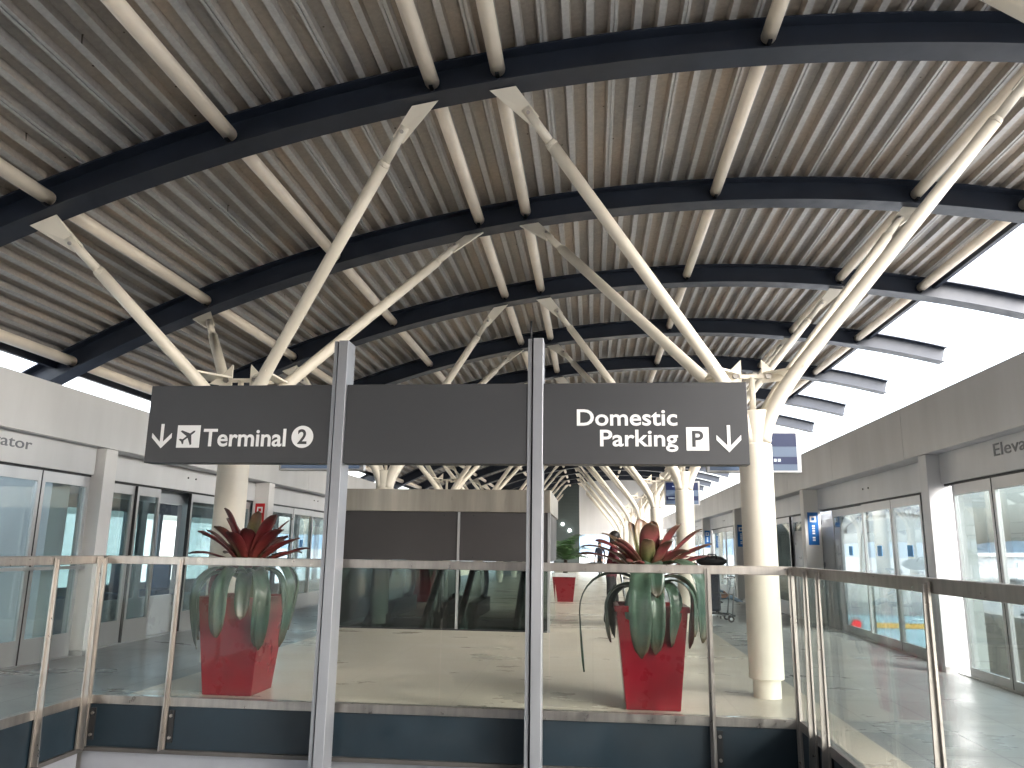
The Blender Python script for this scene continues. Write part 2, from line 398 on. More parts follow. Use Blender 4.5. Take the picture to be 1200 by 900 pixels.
# purlin tubes, one between each pair of beams
PX = [(-6.76, 'left eave'), (-5.0, 'outer left'), (-3.3, 'middle left'), (-1.42, 'left of centre'), (-0.82, 'centre'), (1.57, 'middle right'), (3.97, 'outer right'), (5.2, 'right eave')]
for x, nm in PX:
    z = zb(x) + .155
    y0, y1 = ay(0) + .012, ay(1) - .012
    t = thing('roof_tube', (x, ay(0), z), '', 'roof tube', 'cream roof tubes between the beams')
    b = MB(); b.tube([(x, y0, z), (x, y1 - .05, z)], .068, 18, True)
    build('tube', b, M['tube'], t)
    e = MB(); e.tube([(x, y1 - .05, z), (x, y1 - .03, z)], .064, 18, True); build('end_cap', e, M['tube'], t)
    c = MB(); c.box((x - .017, y1 - .11, z - .082), (x + .017, y1, z - .03)); build('end_notch', c, M['dark'], t)  # dark box standing in for the notch at the tube end
    for k in range(-1, KMAX):
        lab = f'cream roof tube on the {nm} line, {ORD[k + 1]} bay from the camera'
        if k == 0: t['label'] = lab
        else: place(t, (x, ay(k), z), lab)

# tree columns: shaft, collar, flared head, four arms to the beams
def column(cx, tl, tr, label):
    yc = ay(0) + DA / 2
    t = thing('tree_column', (cx, yc, 0), label, 'column', 'cream tree columns under the roof')
    s = MB(); s.lathe([(.155, .165), (.158, .17), (.158, 2.33), (.150, 2.345), (.0, 2.345)], (cx, yc, 0), 36); s.lathe([(.0, .165), (.155, .165)], (cx, yc, 0), 36)
    build('shaft', s, M['cream'], t)
    s = MB(); s.lathe([(.125, 0.0), (.125, .164)], (cx, yc, 0), 36); build('base', s, M['cream'], t)
    s = MB(); s.lathe([(.145, 2.346), (.150, 2.42), (.172, 2.55), (.19, 2.66), (.0, 2.67)], (cx, yc, 0), 30); build('flared_head', s, M['cream'], t)
    tops = []
    for sx, tx in ((-1, tl), (1, tr)):
        for sy in (-1, 1):
            T = V((tx, yc + sy * DA / 2, zb(tx) - .012))
            P0 = V((cx + sx * .060, yc + sy * .055, 2.36)); N = V((cx + sx * .085, yc + sy * .075, 2.66)); E = N.lerp(T, .20)
            d = (T - N).normalized(); L = (T - N).length
            arm = thing_part('arm', t)
            pts = []
            for i in range(11):
                u = i / 10; pts.append(P0 * (1 - u) ** 2 + N * 2 * u * (1 - u) + E * u * u)
            C1 = T - d * .62
            pts.append(E.lerp(C1, .5)); pts.append(C1)
            m = MB(); m.tube(pts, [.084 - .0022 * q for q in range(11)] + [.060, .058], 20)
            a = build('arm', m, M['cream'], t)
            m = MB(); m.tube([C1, T - d * .22], .043, 16); m.tube([C1 - d * .015, C1 + d * .03], [.060, .049], 18); build('sleeve', m, M['cream'], a)
            ex = V((1, 0, 0)); pn = d.cross(ex).normalized(); pe = pn.cross(d).normalized()
            if pe.x < 0: pe = -pe
            q0 = T - d * .36
            # the upper edge of the plate lies along the flange
            hx = lambda dx: V((tx + dx, T.y, zb(tx + dx) - .004))
            m = MB(); poly = [hx(-sx * .05), hx(sx * .19), q0 + pe * .056, q0 - pe * .056] if (pe.x * sx) > 0 else [hx(-sx * .05), hx(sx * .19), q0 - pe * .056, q0 + pe * .056]
            m.prism([p - pn * .011 for p in poly], pn * .022); build('gusset', m, M['cream'], a)
            m = MB(); qd = T - d * .27; m.tube([qd - pn * .052, qd + pn * .052], .018, 10); build('pin', m, M['steel'], a)
            tops.append((sx, sy, N.lerp(T, (3.02 - N.z) / (T.z - N.z))))
    for sx in (-1, 1):
        a, b = [q for s_, y_, q in tops if s_ == sx]
        ap = V((cx + sx * .10, yc, 3.05)); m = MB()
        m.prism([a + V((sx * .05, -.10, .02)), b + V((sx * .05, .10, .02)), ap], (0, 0, .02)); build('gusset_plate', m, M['cream'], t)
        m = MB(); w = (a + b) / 2
        m.prism([(w.x, yc - .01, 2.99), (ap.x, yc - .01, 2.96), (ap.x - sx * .0, yc - .01, 3.20), (ap.x + sx * .10, yc - .01, 3.10)], (0, .02, 0)); build('fin_plate', m, M['cream'], t)
        m = MB(); m.tube([(ap.x + sx * .06, yc - .035, 3.03), (ap.x + sx * .06, yc + .035, 3.03)], .03, 12); build('bolt', m, M['steel'], t)
    m = MB(); m.box((cx - .12, yc - .02, 3.005), (cx + .12, yc + .02, 3.045)); build('tie_bar', m, M['cream'], t)
    m = MB(); m.tube([(cx, yc, 2.60), (cx, yc, 3.02)], .030, 12); build('strut', m, M['cream'], t)
    return t
def thing_part(*a): return None
NC = 8
for cx, tl, tr, nm in ((1.60, -0.71, 3.87, 'right'), (-3.73, -5.0, -1.56, 'left')):
    lab = lambda j: (f'cream tree column of the {nm} row beside the near sign end' if j == 0 else
                     f'cream tree column of the {nm} row just ahead of the viewer, seen only by its roof arms' if j == -1 else
                     f'cream tree column of the {nm} row, {ORD[j]} one from the sign')
    c0 = column(cx, tl, tr, lab(0))
    for j in range(-1, NC):
        if j: place(c0, (cx, ay(0) + DA / 2 + j * 2 * DA + (.16 if j < 0 else 0), 0), lab(j))

# ------------------------------------------------------------------ floors and terrain
WX0, WX1, WY0, WY1 = -4.25, 1.60, -0.5, 6.60     # the escalator well
YE = 51.5
m = MB()
def quad(m, x0, x1, y0, y1, z, mi=0): m.add([(x0, y0, z), (x1, y0, z), (x1, y1, z), (x0, y1, z)], [(0, 1, 2, 3)], mi=mi)
HX0, HX1, HY0, HY1 = -4.08, -.75, 13.09, 15.6
quad(m, -4.08, 1.98, WY1 + .02, HY0, 0); quad(m, HX1, 1.98, HY0, HY1, 0); quad(m, -4.08, 1.98, HY1, YE, 0)
quad(m, -4.08, 1.98, -9, WY0, 0)
quad(m, WX1 + .02, 1.98, WY0, WY1 + .02, 0)
quad(m, -.85, WX1 + .02, WY0, 1.0, 0)
struct('platform_floor', m, M['tile_beige'])
m = MB()
quad(m, -6.35, -4.08, -9, WY0, 0); quad(m, -6.35, WX0 - .02, WY0, WY1 + .02, 0); quad(m, -6.35, -4.08, WY1 + .02, YE, 0)
quad(m, 1.98, 4.35, -9, YE, 0)
struct('side_floor', m, M['tile_grey'])
m = MB(); m.box((-6.40, -9, -.6), (WX0 - .13, YE, -.012)); m.box((WX1 + .13, -9, -.6), (4.40, YE, -.012)); m.box((WX0 - .13, WY1 + .13, -.6), (WX1 + .13, HY0 - .01, -.012)); m.box((HX1 + .01, HY0 - .01, -.6), (WX1 + .13, HY1 + .01, -.012)); m.box((WX0 - .13, HY1 + .01, -.6), (WX1 + .13, YE, -.012)); m.box((WX0 - .13, -9, -.6), (WX1 + .13, WY0 - .13, -.012))
struct('floor_slab', m, M['concrete'])
m = MB(); quad(m, -3000, 3000, -3000, 5000, -6.5); struct('airport_ground', m, M['apron'])
m = MB(); quad(m, WX0 - .5, WX1 + .5, WY0 - 3, WY1 + 12, -5.2); struct('lower_floor', m, M['tile_grey'])
m = MB()
m.box((WX0 - .2, WY1 + .14, -5.2), (WX1 + .2, WY1 + .3, -.61)); m.box((WX0 - .3, WY0 - .2, -5.2), (WX0 - .14, WY1 + .14, -.61)); m.box((WX1 + .14, WY0 - .2, -5.2), (WX1 + .3, WY1 + .14, -.61))
m.box((WX0 - .3, WY0 - .35, -5.2), (WX1 + .3, WY0 - .201, -.013)); m.box((-.84, WY0 - .2, -1.2), (WX1 + .13, .98, -.013))
struct('well_wall', m, M['greyp'])

# distant hills along the bay
m = MB(); n = 90; vs = []; fs = []
for i in range(n + 1):
    a = math.radians(-75 + 150 * i / n); h = 26 + 22 * math.sin(i * .31) ** 2 + 14 * math.sin(i * .83 + 1) + 5 * math.sin(i * 2.1)
    for r, z in ((2300, -7), (2500, max(8, h)), (2800, -7)): vs.append((r * math.sin(a), r * math.cos(a), z))
for i in range(n):
    for j in range(2): fs.append((i * 3 + j, (i + 1) * 3 + j, (i + 1) * 3 + j + 1, i * 3 + j + 1))
m.add(vs, fs, True); struct('hills', m, M['hill'])

# ------------------------------------------------------------------ balustrade round the well
def rail_panel(kind, p0, p1, n, glass_mat, label, post_at, seams=(), ext=0.0):
    """straight run of glass balustrade from p0 to p1 (x, y); n points into the well"""
    p0 = V((p0[0], p0[1], 0)); p1 = V((p1[0], p1[1], 0)); n = V((n[0], n[1], 0)); d = (p1 - p0).normalized(); L = (p1 - p0).length
    t = thing('glass_balustrade', p0, label, 'balustrade', 'glass balustrades round the escalator well')
    def slab(a, b, w0, w1, z0, z1):
        m = MB(); q = [p0 + d * a + n * w0, p0 + d * b + n * w0, p0 + d * b + n * w1, p0 + d * a + n * w1]
        return m.prism([c + V((0, 0, z0)) for c in q], (0, 0, z1 - z0))
    build('rail', slab(0, L, -.028, .028, 1.126, 1.196), M['steel'], t, .004)
    build('base_strip', slab(0, L, -.03, .035, -.018, .052), M['steel'], t, .003)
    edges = [0.0] + [s for s in seams] + [L]
    for a, b in zip(edges[:-1], edges[1:]):
        build('glass_panel', slab(a + .004, b - .004, -.007, .007, .0525, 1.1255), glass_mat, t)
    cuts = [0.0] + [s for s in post_at if .05 < s < L - .05] + [L]
    for a, b in zip(cuts[:-1], cuts[1:]):
        build('fascia_panel', slab(a + .012, b - .012, -.01, .02, -.352, -.0185), M['bluefascia'], t)
    build('ledge', slab(0, L, -.14, .05, -.385, -.353), M['ledge'], t)
    build('lower_panel', slab(0, L, -.135, .0, -.62, -.396), M['post'], t)
    for s in post_at:
        w = .024
        m = MB()
        # flat steel blade that tapers upward
        q = [p0 + d * (s - w) + n * .036, p0 + d * (s + w) + n * .036]
        m.prism([q[0] + V((0, 0, -.352)), q[1] + V((0, 0, -.352)), q[1] + V((0, 0, 1.18)), q[0] + V((0, 0, 1.18))], n * .012)
        m.prism([p0 + d * (s - .006) + n * .048 + V((0, 0, -.352)), p0 + d * (s - .006) + n * .100 + V((0, 0, -.352)), p0 + d * (s - .006) + n * .085 + V((0, 0, .05)), p0 + d * (s - .006) + n * .062 + V((0, 0, 1.17)), p0 + d * (s - .006) + n * .048 + V((0, 0, 1.17))], d * .012)
        po = build('post', m, M['steel'], t)
        m = MB(); b0 = p0 + d * (s + w + .004) + n * .021
        m.prism([b0 + V((0, 0, -.30)), b0 + d * .045 + V((0, 0, -.30)), b0 + d * .045 + V((0, 0, -.05)), b0 + V((0, 0, -.05))], n * .014)
        br = build('bracket', m, M['rubber'], po)
        for z in (-.26, -.09):
            m = MB(); c = b0 + d * .022 + n * .014 + V((0, 0, z)); m.tube([c, c + n * .014], .013, 8); build('bolt', m, M['steel'], po)
    return t
rail_panel('front', (WX0, WY1), (WX1 - .0, WY1), (0, -1), M['glass_rail'], 'long glass balustrade facing the camera behind the sign posts',
           [.03, .72, 2.02, 3.78, 5.17, WX1 - WX0 - .03], (.72, 2.02, 3.01, 3.90, 5.17))
rail_panel('left', (WX0, 1.2), (WX0, WY1 - .06), (1, 0), M['glass_rail'], 'glass balustrade along the left edge of the escalator well',
           [.6, 1.9, 3.2, 4.72, 5.26], (1.9, 3.2, 4.72))
rail_panel('right', (WX1, 1.2), (WX1, WY1 - .06), (-1, 0), M['glass_rail'], 'glass balustrade along the right edge of the escalator well',
           [.9, 2.74, 4.56, 4.88], (2.74, 4.56))

# ------------------------------------------------------------------ directional sign on two posts
SY = 6.35
sg = thing('direction_sign', (-1.28, SY, 1.976), 'long dark grey overhead sign reading Terminal 2 and Domestic Parking', 'sign')
for x0, x1 in ((-3.812, -2.195), (-2.060, -.525), (-.392, 1.246)):
    m = MB(); m.box((x0, SY - .05, 1.978), (x1, SY + .09, 2.648)); build('panel', m, M['signgrey'], sg, .004)
FY = SY - .0505
fr = lambda x, z: ((x, FY, z), (1, 0, 0), (0, 0, 1), (0, -1, 0))
def lettering(body, x0, x1, z, h, bold=.016):
    build('lettering', text_mb(body, x1 - x0, h, fr(x0, z), bold), M['signwhite'], sg)
lettering('Terminal', -3.298, -2.568, 2.119, .150)
lettering('Domestic', -.118, .689, 2.293, .135)
lettering('Parking', .069, .691, 2.124, .135)
def flat(poly, mat, name, parent, y=FY, dep=.004):
    m = MB(); m.prism([(x, y, z) for x, z in poly], (0, -dep, 0)); return build(name, m, mat, parent)
def arrow(cx, z0, z1, hw):
    w = .026
    m = MB(); m.prism([(cx - w / 2, FY, z0 + .02), (cx + w / 2, FY, z0 + .02), (cx + w / 2, FY, z1), (cx - w / 2, FY, z1)], (0, -.004, 0))
    q = .040
    for s in (-1, 1):
        m.prism([(cx, FY - .0002, z0), (cx + s * hw, FY - .0002, z0 + hw * 1.02), (cx + s * hw, FY - .0002, z0 + hw * 1.02 + q), (cx, FY - .0002, z0 + q)], (0, -.004, 0))
    build('arrow', m, M['signwhite'], sg)
arrow(-3.672, 2.103, 2.312, .088); arrow(1.089, 2.078, 2.295, .096)
sq = flat([(-3.534, 2.107), (-3.330, 2.107), (-3.330, 2.300), (-3.534, 2.300)], M['signwhite'], 'pictogram_square', sg)
# aircraft outline, nose up to the right
pl = [(0, .95), (.09, .80), (.10, .38), (.86, -.10), (.86, -.28), (.10, -.06), (.08, -.52), (.30, -.72), (.30, -.86), (0, -.78)]
pl = pl + [(-x, y) for x, y in pl[::-1] if x > 0]
ca, sa = math.cos(-math.radians(52)), math.sin(-math.radians(52))
flat([(-3.438 + (x * ca - y * sa) * .088, 2.202 + (x * sa + y * ca) * .088) for x, y in pl], M['signgrey'], 'aircraft', sq, FY - .0045, .002)
ci = flat([(-2.424 + .094 * math.cos(2 * PI * i / 40), 2.201 + .094 * math.sin(2 * PI * i / 40)) for i in range(40)], M['signwhite'], 'number_disc', sg)
build('number', text_mb('2', .080, .125, fr(-2.464, 2.139)[0:0] or ((-2.464, FY - .0045, 2.139), (1, 0, 0), (0, 0, 1), (0, -1, 0)), .02, .002), M['signgrey'], ci)
ps = flat([(.756, 2.091), (.933, 2.091), (.933, 2.279), (.756, 2.279)], M['signwhite'], 'parking_square', sg)
build('letter', text_mb('P', .088, .130, ((.802, FY - .0045, 2.120), (1, 0, 0), (0, 0, 1), (0, -1, 0)), .022, .002), M['signgrey'], ps)
for x0, nm in ((-2.192, 'left'), (-.522, 'right')):
    t = thing('sign_post', (x0 + .065, SY, -5.2), f'tall grey aluminium post at the {"Terminal" if nm == "left" else "Parking"} side of the sign', 'post', 'posts carrying the direction sign')
    m = MB(); m.box((x0 + .046, SY - .085, -5.2), (x0 + .129, SY + .12, 3.03)); build('front_profile', m, M['post'], t, .004)
    m = MB(); m.box((x0, SY - .06, -5.2), (x0 + .030, SY + .10, 3.03)); build('side_profile', m, M['post'], t, .003)
    m = MB(); m.box((x0 + .030, SY - .035, -5.2), (x0 + .046, SY + .08, 3.02)); build('gasket', m, M['dark'], t)
    if nm == 'right':
        m = MB(); m.tube([(x0 + .02, SY, 3.03), (x0 + .02, SY, 3.20)], .008, 8); build('spike', m, M['dark'], t)

# ------------------------------------------------------------------ dark escalator enclosure behind the balustrade
bx0, bx1, by0, by1 = -4.35, -.68, 13.0, 15.9
t = thing('escalator_enclosure', ((bx0 + bx1) / 2, by0, 0), 'dark grey panelled enclosure with a stainless top band and smoked glass below', 'enclosure')
mid = -2.21; zr = 1.10
def ring(z0, z1, d0, d1, back=True):
    m = MB(); m.box((bx0 + d0, by0 + d0, z0), (bx1 - d0, by0 + d1, z1)); m.box((bx0 + d0, by0 + d1, z0), (bx0 + d1, by1 - d1, z1)); m.box((bx1 - d1, by0 + d1, z0), (bx1 - d0, by1 - d1, z1))
    if back: m.box((bx0 + d0, by1 - d1, z0), (bx1 - d0, by1 - d0, z1))
    return m
build('top_band', ring(1.90, 2.27, 0, .09), M['band'], t, .006)
for x0, x1 in ((bx0 + .03, mid - .022), (mid + .022, bx1 - .05)):
    m = MB(); m.box((x0, by0 + .03, zr), (x1, by0 + .08, 1.898)); build('panel', m, M['boxgrey'], t)
    m = MB(); m.box((x0, by0 + .05, .02), (x1, by0 + .062, zr - .002)); build('smoked_glass', m, M['glass_smoke'], t)
for xa in (bx0 + .03, bx1 - .08):
    m = MB(); m.box((xa, by0 + .09, zr), (xa + .05, by1 - .09, 1.898)); build('side_panel', m, M['boxgrey'], t)
    m = MB(); m.box((xa + .02, by0 + .09, .02), (xa + .032, by1 - .09, zr - .002)); build('smoked_glass', m, M['glass_smoke'], t)
m = MB(); m.box((bx0 + .03, by1 - .08, 1.3), (bx1 - .03, by1 - .03, 1.898)); build('back_panel', m, M['boxgrey'], t)
for x0, x1 in ((mid - .018, mid + .018), (bx1 - .045, bx1 - .004), (bx0 + .004, bx0 + .028)):
    m = MB(); m.box((x0, by0 + .012, 0), (x1, by0 + .082, 1.897)); build('upright', m, M['alu'], t)
m = MB(); m.box((bx0 + .03, by0 + .005, 0), (bx1 - .05, by0 + .028, .019)); build('skirting', m, M['dark'], t)
m = MB()
for x in (bx0 + .25, mid - .25, mid + .25, bx1 - .25):
    for z in (1.16, 1.84): m.tube([(x, by0 + .024, z), (x, by0 + .031, z)], .012, 8)
build('fixing', m, M['dark'], t)

# ------------------------------------------------------------------ escalators inside the enclosure, coming up away from the viewer
for ex, nm in ((-3.92, 'left'), (-2.30, 'right')):
    t = thing('escalator', (ex + .5, 17.0, 0), f'escalator behind the smoked glass of the dark enclosure, {nm} one of the pair', 'escalator', 'escalators inside the enclosure')
    sl = math.tan(math.radians(30)); YT = 18.2
    fy = lambda p: [(x_, YT - y_, z_) for x_, y_, z_ in p]
    for w in (0.0, 1.0):
        x = ex + w
        path = [(x, 1.6, .30), (x, 1.15, .32), (x, .95, .45), (x, .88, .62), (x, .95, .80), (x, 1.15, .93), (x, 1.6, .95), (x, 2.4, .95), (x, 2.9, .88)]
        path += [(x, 2.9 + q, .88 - q * sl) for q in (1, 2, 3, 4.4)]
        m = MB(); m.tube(fy(path), .060, 12); build('handrail', m, M['rubber'], t)
        m = MB(); m.prism(fy([(x - .006, 1.0, .3), (x - .006, 1.0, .86), (x - .006, 1.6, .90), (x - .006, 2.5, .89), (x - .006, 7.0, .80 - 4.1 * sl), (x - .006, 7.0, .2 - 4.1 * sl), (x - .006, 2.6, .2)]), (.012, 0, 0)); build('glass_side', m, M['glass_esc'], t)
        m = MB(); m.prism(fy([(x - .10, .9, .01), (x - .10, .9, .30), (x - .10, 2.7, .27), (x - .10, 7.0, .27 - 4.3 * sl), (x - .10, 7.0, -.35 - 4.3 * sl), (x - .10, 2.7, -.35)]), (.2, 0, 0)); build('skirt', m, M['dark'], t)
    m = MB()
    for i in range(18):
        y1_, y0_ = YT - 2.7 - i * .25, YT - 2.95 - i * .25
        m.box((ex + .11, y0_, -.18 - i * .25 * sl), (ex + .89, y1_, -.02 - i * .25 * sl))
    build('steps', m, M['traingrey'], t)

# ------------------------------------------------------------------ platform edge walls
def side_wall(sgn, XF, depth, fz0, fz1, mat, matp, nm):
    """XF: platform face of the fascia; sgn +1 right wall, -1 left wall"""
    def bx(xa, xb, y0, y1, z0, z1, mb=None):
        mb = mb or MB(); return mb.box((XF + sgn * xa, y0, z0), (XF + sgn * xb, y1, z1))
    t = thing('fascia', (XF, 8, fz0), f'wide {"pale" if sgn < 0 else "grey"} panelled fascia above the doors on the {nm} wall', 'fascia')
    y = -9 + (1.2 if sgn > 0 else .75)
    ys = []
    while y < YE: ys.append(y); y += 3.03
    for a, b in zip(ys[:-1], ys[1:]):
        build('fascia_panel', bx(0, .04, a + .005, b - .005, fz0, fz1), mat, t)
    build('backing', bx(.041, .55, ys[0], ys[-1], fz0 + .02, fz1 - .01), M['boxgrey'], t)
    build('soffit', bx(.041, .40, ys[0], ys[-1], fz0 - .004, fz0 + .019), M['greyp'], t)
    return bx
def leaf(bx, t, y0, y1, xa, z0, z1, kick, gm, fm, head=.12, jamb=.05, stick=None):
    f = MB()
    bx(xa, xa + .045, y0, y0 + jamb, z0, z1, f); bx(xa, xa + .045, y1 - jamb, y1, z0, z1, f)
    bx(xa + .001, xa + .044, y0 + jamb, y1 - jamb, z1 - head, z1, f); bx(xa + .001, xa + .044, y0 + jamb, y1 - jamb, z0, kick, f)
    le = build('door_leaf', f, fm, t)
    build('glass_pane', bx(xa + .018, xa + .028, y0 + jamb - .003, y1 - jamb + .003, kick - .003, z1 - head + .003), gm, le)
    g = MB(); bx(xa - .002, xa + .047, y0 - .012, y0 - .001, z0, z1, g); build('seal', g, M['dark'], le)
    if stick:
        c = (y0 + y1) / 2
        build('sticker', bx(xa + .0135, xa + .0165, c - .10, c + .08, 1.28, 1.43), M['stickerblue'], le)
    return le
def bay(sgn, XF, bx, y0, y1, kind, nm, header_z, fz0, leaves, gm, fm, hm, label, text=None, recess=.26, kick=.28, stick=False, dup=None):
    t = thing('platform_door_set', (XF, (y0 + y1) / 2, 0), label, 'platform doors', 'platform doors of the side walls')
    r = recess
    build('header', bx(r, r + .12, y0, y1, header_z, fz0 - .006), hm, t)
    build('track_gap', bx(r + .03, r + .10, y0, y1, header_z - .028, header_z - .001), M['dark'], t)
    for (a, b, *o) in leaves:
        leaf(bx, t, a, b, r + .02 + (o[0] if o else 0), .012, header_z - .03, kick, gm, fm, stick=stick)
    build('threshold', bx(r - .02, r + .14, y0, y1, .002, .011), M['alu'], t)
    for yy in ((y0 + y1) / 2 - .12, (y0 + y1) / 2 + .12):
        m = MB(); p = V((XF + sgn * r, yy, header_z + .2)); m.tube([p, p - V((sgn * .012, 0, 0))], .014, 8); build('lock', m, M['dark'], t)
    if text:
        ty, w, h, z = text
        f = ((XF + sgn * (r - .0005), ty, z), (0, -sgn, 0), (0, 0, 1), (-sgn, 0, 0))
        build('lettering', text_mb('Elevator', w, h, f, .004), M['lettergrey'], t)
    return t
def pillar(sgn, XF, y0, y1, d, fz0, matp, label, sign=None):
    t = thing('wall_pillar', (XF, y0, 0), label, 'pillar', 'pillars of the side walls')
    m = MB(); m.box((XF + sgn * .002, y0, .06), (XF + sgn * d, y1, fz0 - .006)); build('casing', m, matp, t, .006)
    m = MB(); m.box((XF + sgn * .012, y0 + .01, 0), (XF + sgn * d, y1 - .01, .059)); build('plinth', m, M['alu'], t)
    return t
def blade_sign(sgn, XF, y, z0, z1, w, mat, label, off=.06):
    xa = XF + sgn * off; xb = XF + sgn * (off + w)
    x0, x1 = min(xa, xb), max(xa, xb)
    t = thing('wall_sign', ((x0 + x1) / 2, y, z0), label, 'sign', 'small upright signs on the wall pillars')
    m = MB(); m.box((x0, y - .006, z0), (x1, y - .0005, z1)); build('plate', m, mat, t)
    c = (x0 + x1) / 2; s = w * .30
    m = MB(); m.box((c - s, y - .0085, z1 - w * .95), (c + s, y - .0065, z1 - w * .35)); ic = build('symbol', m, M['signwhite'], t)
    m = MB(); m.box((c - s * .5, y - .0105, z1 - w * .80), (c + s * .5, y - .009, z1 - w * .50)); build('symbol_inner', m, mat, ic)
    m = MB(); zz = z1 - w * 1.25
    for i in range(7):
        if i == 4: zz -= .035; continue
        m.box((c - w * .12, y - .0085, zz - .03), (c + w * .14, y - .0065, zz)); zz -= .045
        if zz < z0 + .05: break
    build('lettering', m, M['signwhite'], t)
    return t

# ---- right wall
RX = 3.97
bxr = side_wall(1, RX, .3, 2.49, 3.15, M['greyp'], M['greyp'], 'right')
HR = 2.10
bay(1, RX, bxr, 4.1, 9.73, 'elevator', 'right', 2.13, 2.49, [(4.15, 6.6), (6.62, 8.60), (8.62, 9.52)], M['glass_elev'], M['alu'], M['greyp'],
    'glazed elevator doors under the Elevator lettering on the right wall', (8.44, 1.02, .128, 2.305), recess=.15, kick=.10)
bay(1, RX, bxr, 9.98, 15.30, 'train', 'right', HR, 2.49, [(9.98, 10.66, .05), (10.70, 11.74), (11.75, 12.98), (13.0, 14.72, .05)], M['glass_clear'], M['alu'], M['greyp'],
    'right hand train doors with blue stickers, between the two nearest right pillars', kick=.13, stick=True)
RP = [(9.74, 9.96), (15.32, 15.56), (22.6, 22.86), (29.1, 29.36), (36.0, 36.26), (43.0, 43.26)]
for i, (a, b) in enumerate(RP):
    pillar(1, RX, a, b, .30, 2.49, M['greyp'] if i == 0 else M['whitep'], f'grey square pillar of the right wall, {ORD[i]} one from the camera')
    if i > 0 and i < 5:
        blade_sign(1, RX, a, 1.46, 2.06, .19, M['signblue'], f'upright blue sign with white symbol on the {ORD[i]} right wall pillar')
for i in range(1, len(RP) - 1):
    a, b = RP[i][1] + .02, RP[i + 1][0] - .02; c = (a + b) / 2
    bay(1, RX, bxr, a, b, 'train', 'right', HR, 2.49, [(a, c - 1.5, .05), (c - 1.46, c), (c + .01, c + 1.46), (c + 1.5, b, .05)], M['glass_clear'], M['alu'], M['greyp'],
        f'train doors between the {ORD[i]} and {ORD[i + 1]} right wall pillars')

# ---- left wall
LX = -5.95
bxl = side_wall(-1, LX, .3, 2.45, 3.04, M['white'], M['whitep'], 'left')
HL = 2.105
bay(-1, LX, bxl, 4.0, 9.0, 'elevator', 'left', 2.115, 2.45, [(4.1, 6.4), (6.42, 8.12), (8.14, 8.97)], M['glass_door'], M['alu'], M['white'],
    'glazed elevator doors under the cut off Elevator lettering on the left wall', (6.98, .89, .115, 2.28), recess=.12, kick=.27)
bay(-1, LX, bxl, 9.28, 13.98, 'train', 'left', HL, 2.45, [(9.30, 9.62, .05), (9.64, 10.22, .03), (10.24, 10.83), (11.72, 12.85), (12.87, 13.96, .04)], M['glass_door'], M['alu'], M['white'],
    'left hand train doors with one leaf slid open, behind the left planter', kick=.30)
LP = [(9.02, 9.26), (14.0, 14.26), (20.2, 20.46), (26.4, 26.66), (32.6, 32.86)]
for i, (a, b) in enumerate(LP):
    pillar(-1, LX, a, b, .30, 2.45, M['whitep'], f'white square pillar of the left wall, {ORD[i]} one from the camera')
blade_sign(-1, LX, 14.0, 1.46, 2.06, .18, M['signred'], 'upright red sign with white symbol on a left wall pillar')
for i in range(1, len(LP) - 1):
    a, b = LP[i][1] + .02, LP[i + 1][0] - .02
    c = 15.99 if i == 1 else (a + b) / 2
    bay(-1, LX, bxl, a, b, 'train', 'left', HL, 2.45, [(a, c - 1.35, .05), (c - 1.33, c), (c + .02, c + 1.2), (c + 1.22, b, .05)], M['glass_door'], M['alu'], M['white'],
        f'train doors between the {ORD[i]} and {ORD[i + 1]} left wall pillars', kick=.30, stick=(i == 1))
# horizontal push bar on the left elevator glazing
t = tag(build('push_bar', MB().box((LX - .055, 5.0, 1.00), (LX - .085, 8.95, 1.035)), M['alu'], base=(LX, 7, 1)), 'thin horizontal metal bar across the left elevator glazing', 'bar')

t = thing('added_back_wall', (-1, -9, 0), 'added grey wall behind the viewer, unseen, darkening the glass reflections', 'wall')
m = MB(); m.box((-6.4, -9.3, 0), (4.4, -9.0, 5.9)); build('wall_face', m, M['greyp'], t)  # added wall, keeps bright surroundings out of the balustrade reflections
for x in (-4.0, -1.0, 2.0):
    m = MB(); m.box((x - .9, -8.995, .02), (x + .9, -8.95, 2.3)); build('door', m, M['boxgrey'], t)  # doors drawn on the added wall
# ---- far end wall
t = thing('end_wall', (0, 51.5, 0), 'far end wall of dark green cladding and pale panels with a bright doorway', 'wall')
m = MB(); m.box((-6.2, 51.5, 0), (-.82, 51.8, 5.9)); build('dark_cladding', m, M['farwall'], t)
rb = MB()
for i in range(26): rb.box((-6.2, 51.47, .1 + i * .22), (-.82, 51.499, .22 + i * .22))
build('rib', rb, M['farwall'], t)
m = MB(); m.box((-.81, 51.5, 2.3), (4.2, 51.8, 5.9)); build('pale_panel', m, M['white'], t)
m = MB(); m.box((2.5, 51.5, 0), (4.2, 51.8, 2.29)); build('side_panel', m, M['greyp'], t)
for x, z in ((-1.9, 2.95), (-1.45, 2.55)):
    m = MB(); m.box((x - .07, 51.40, z - .07), (x + .07, 51.465, z + .07)); build('wall_lamp', m, M['lamp'], t)

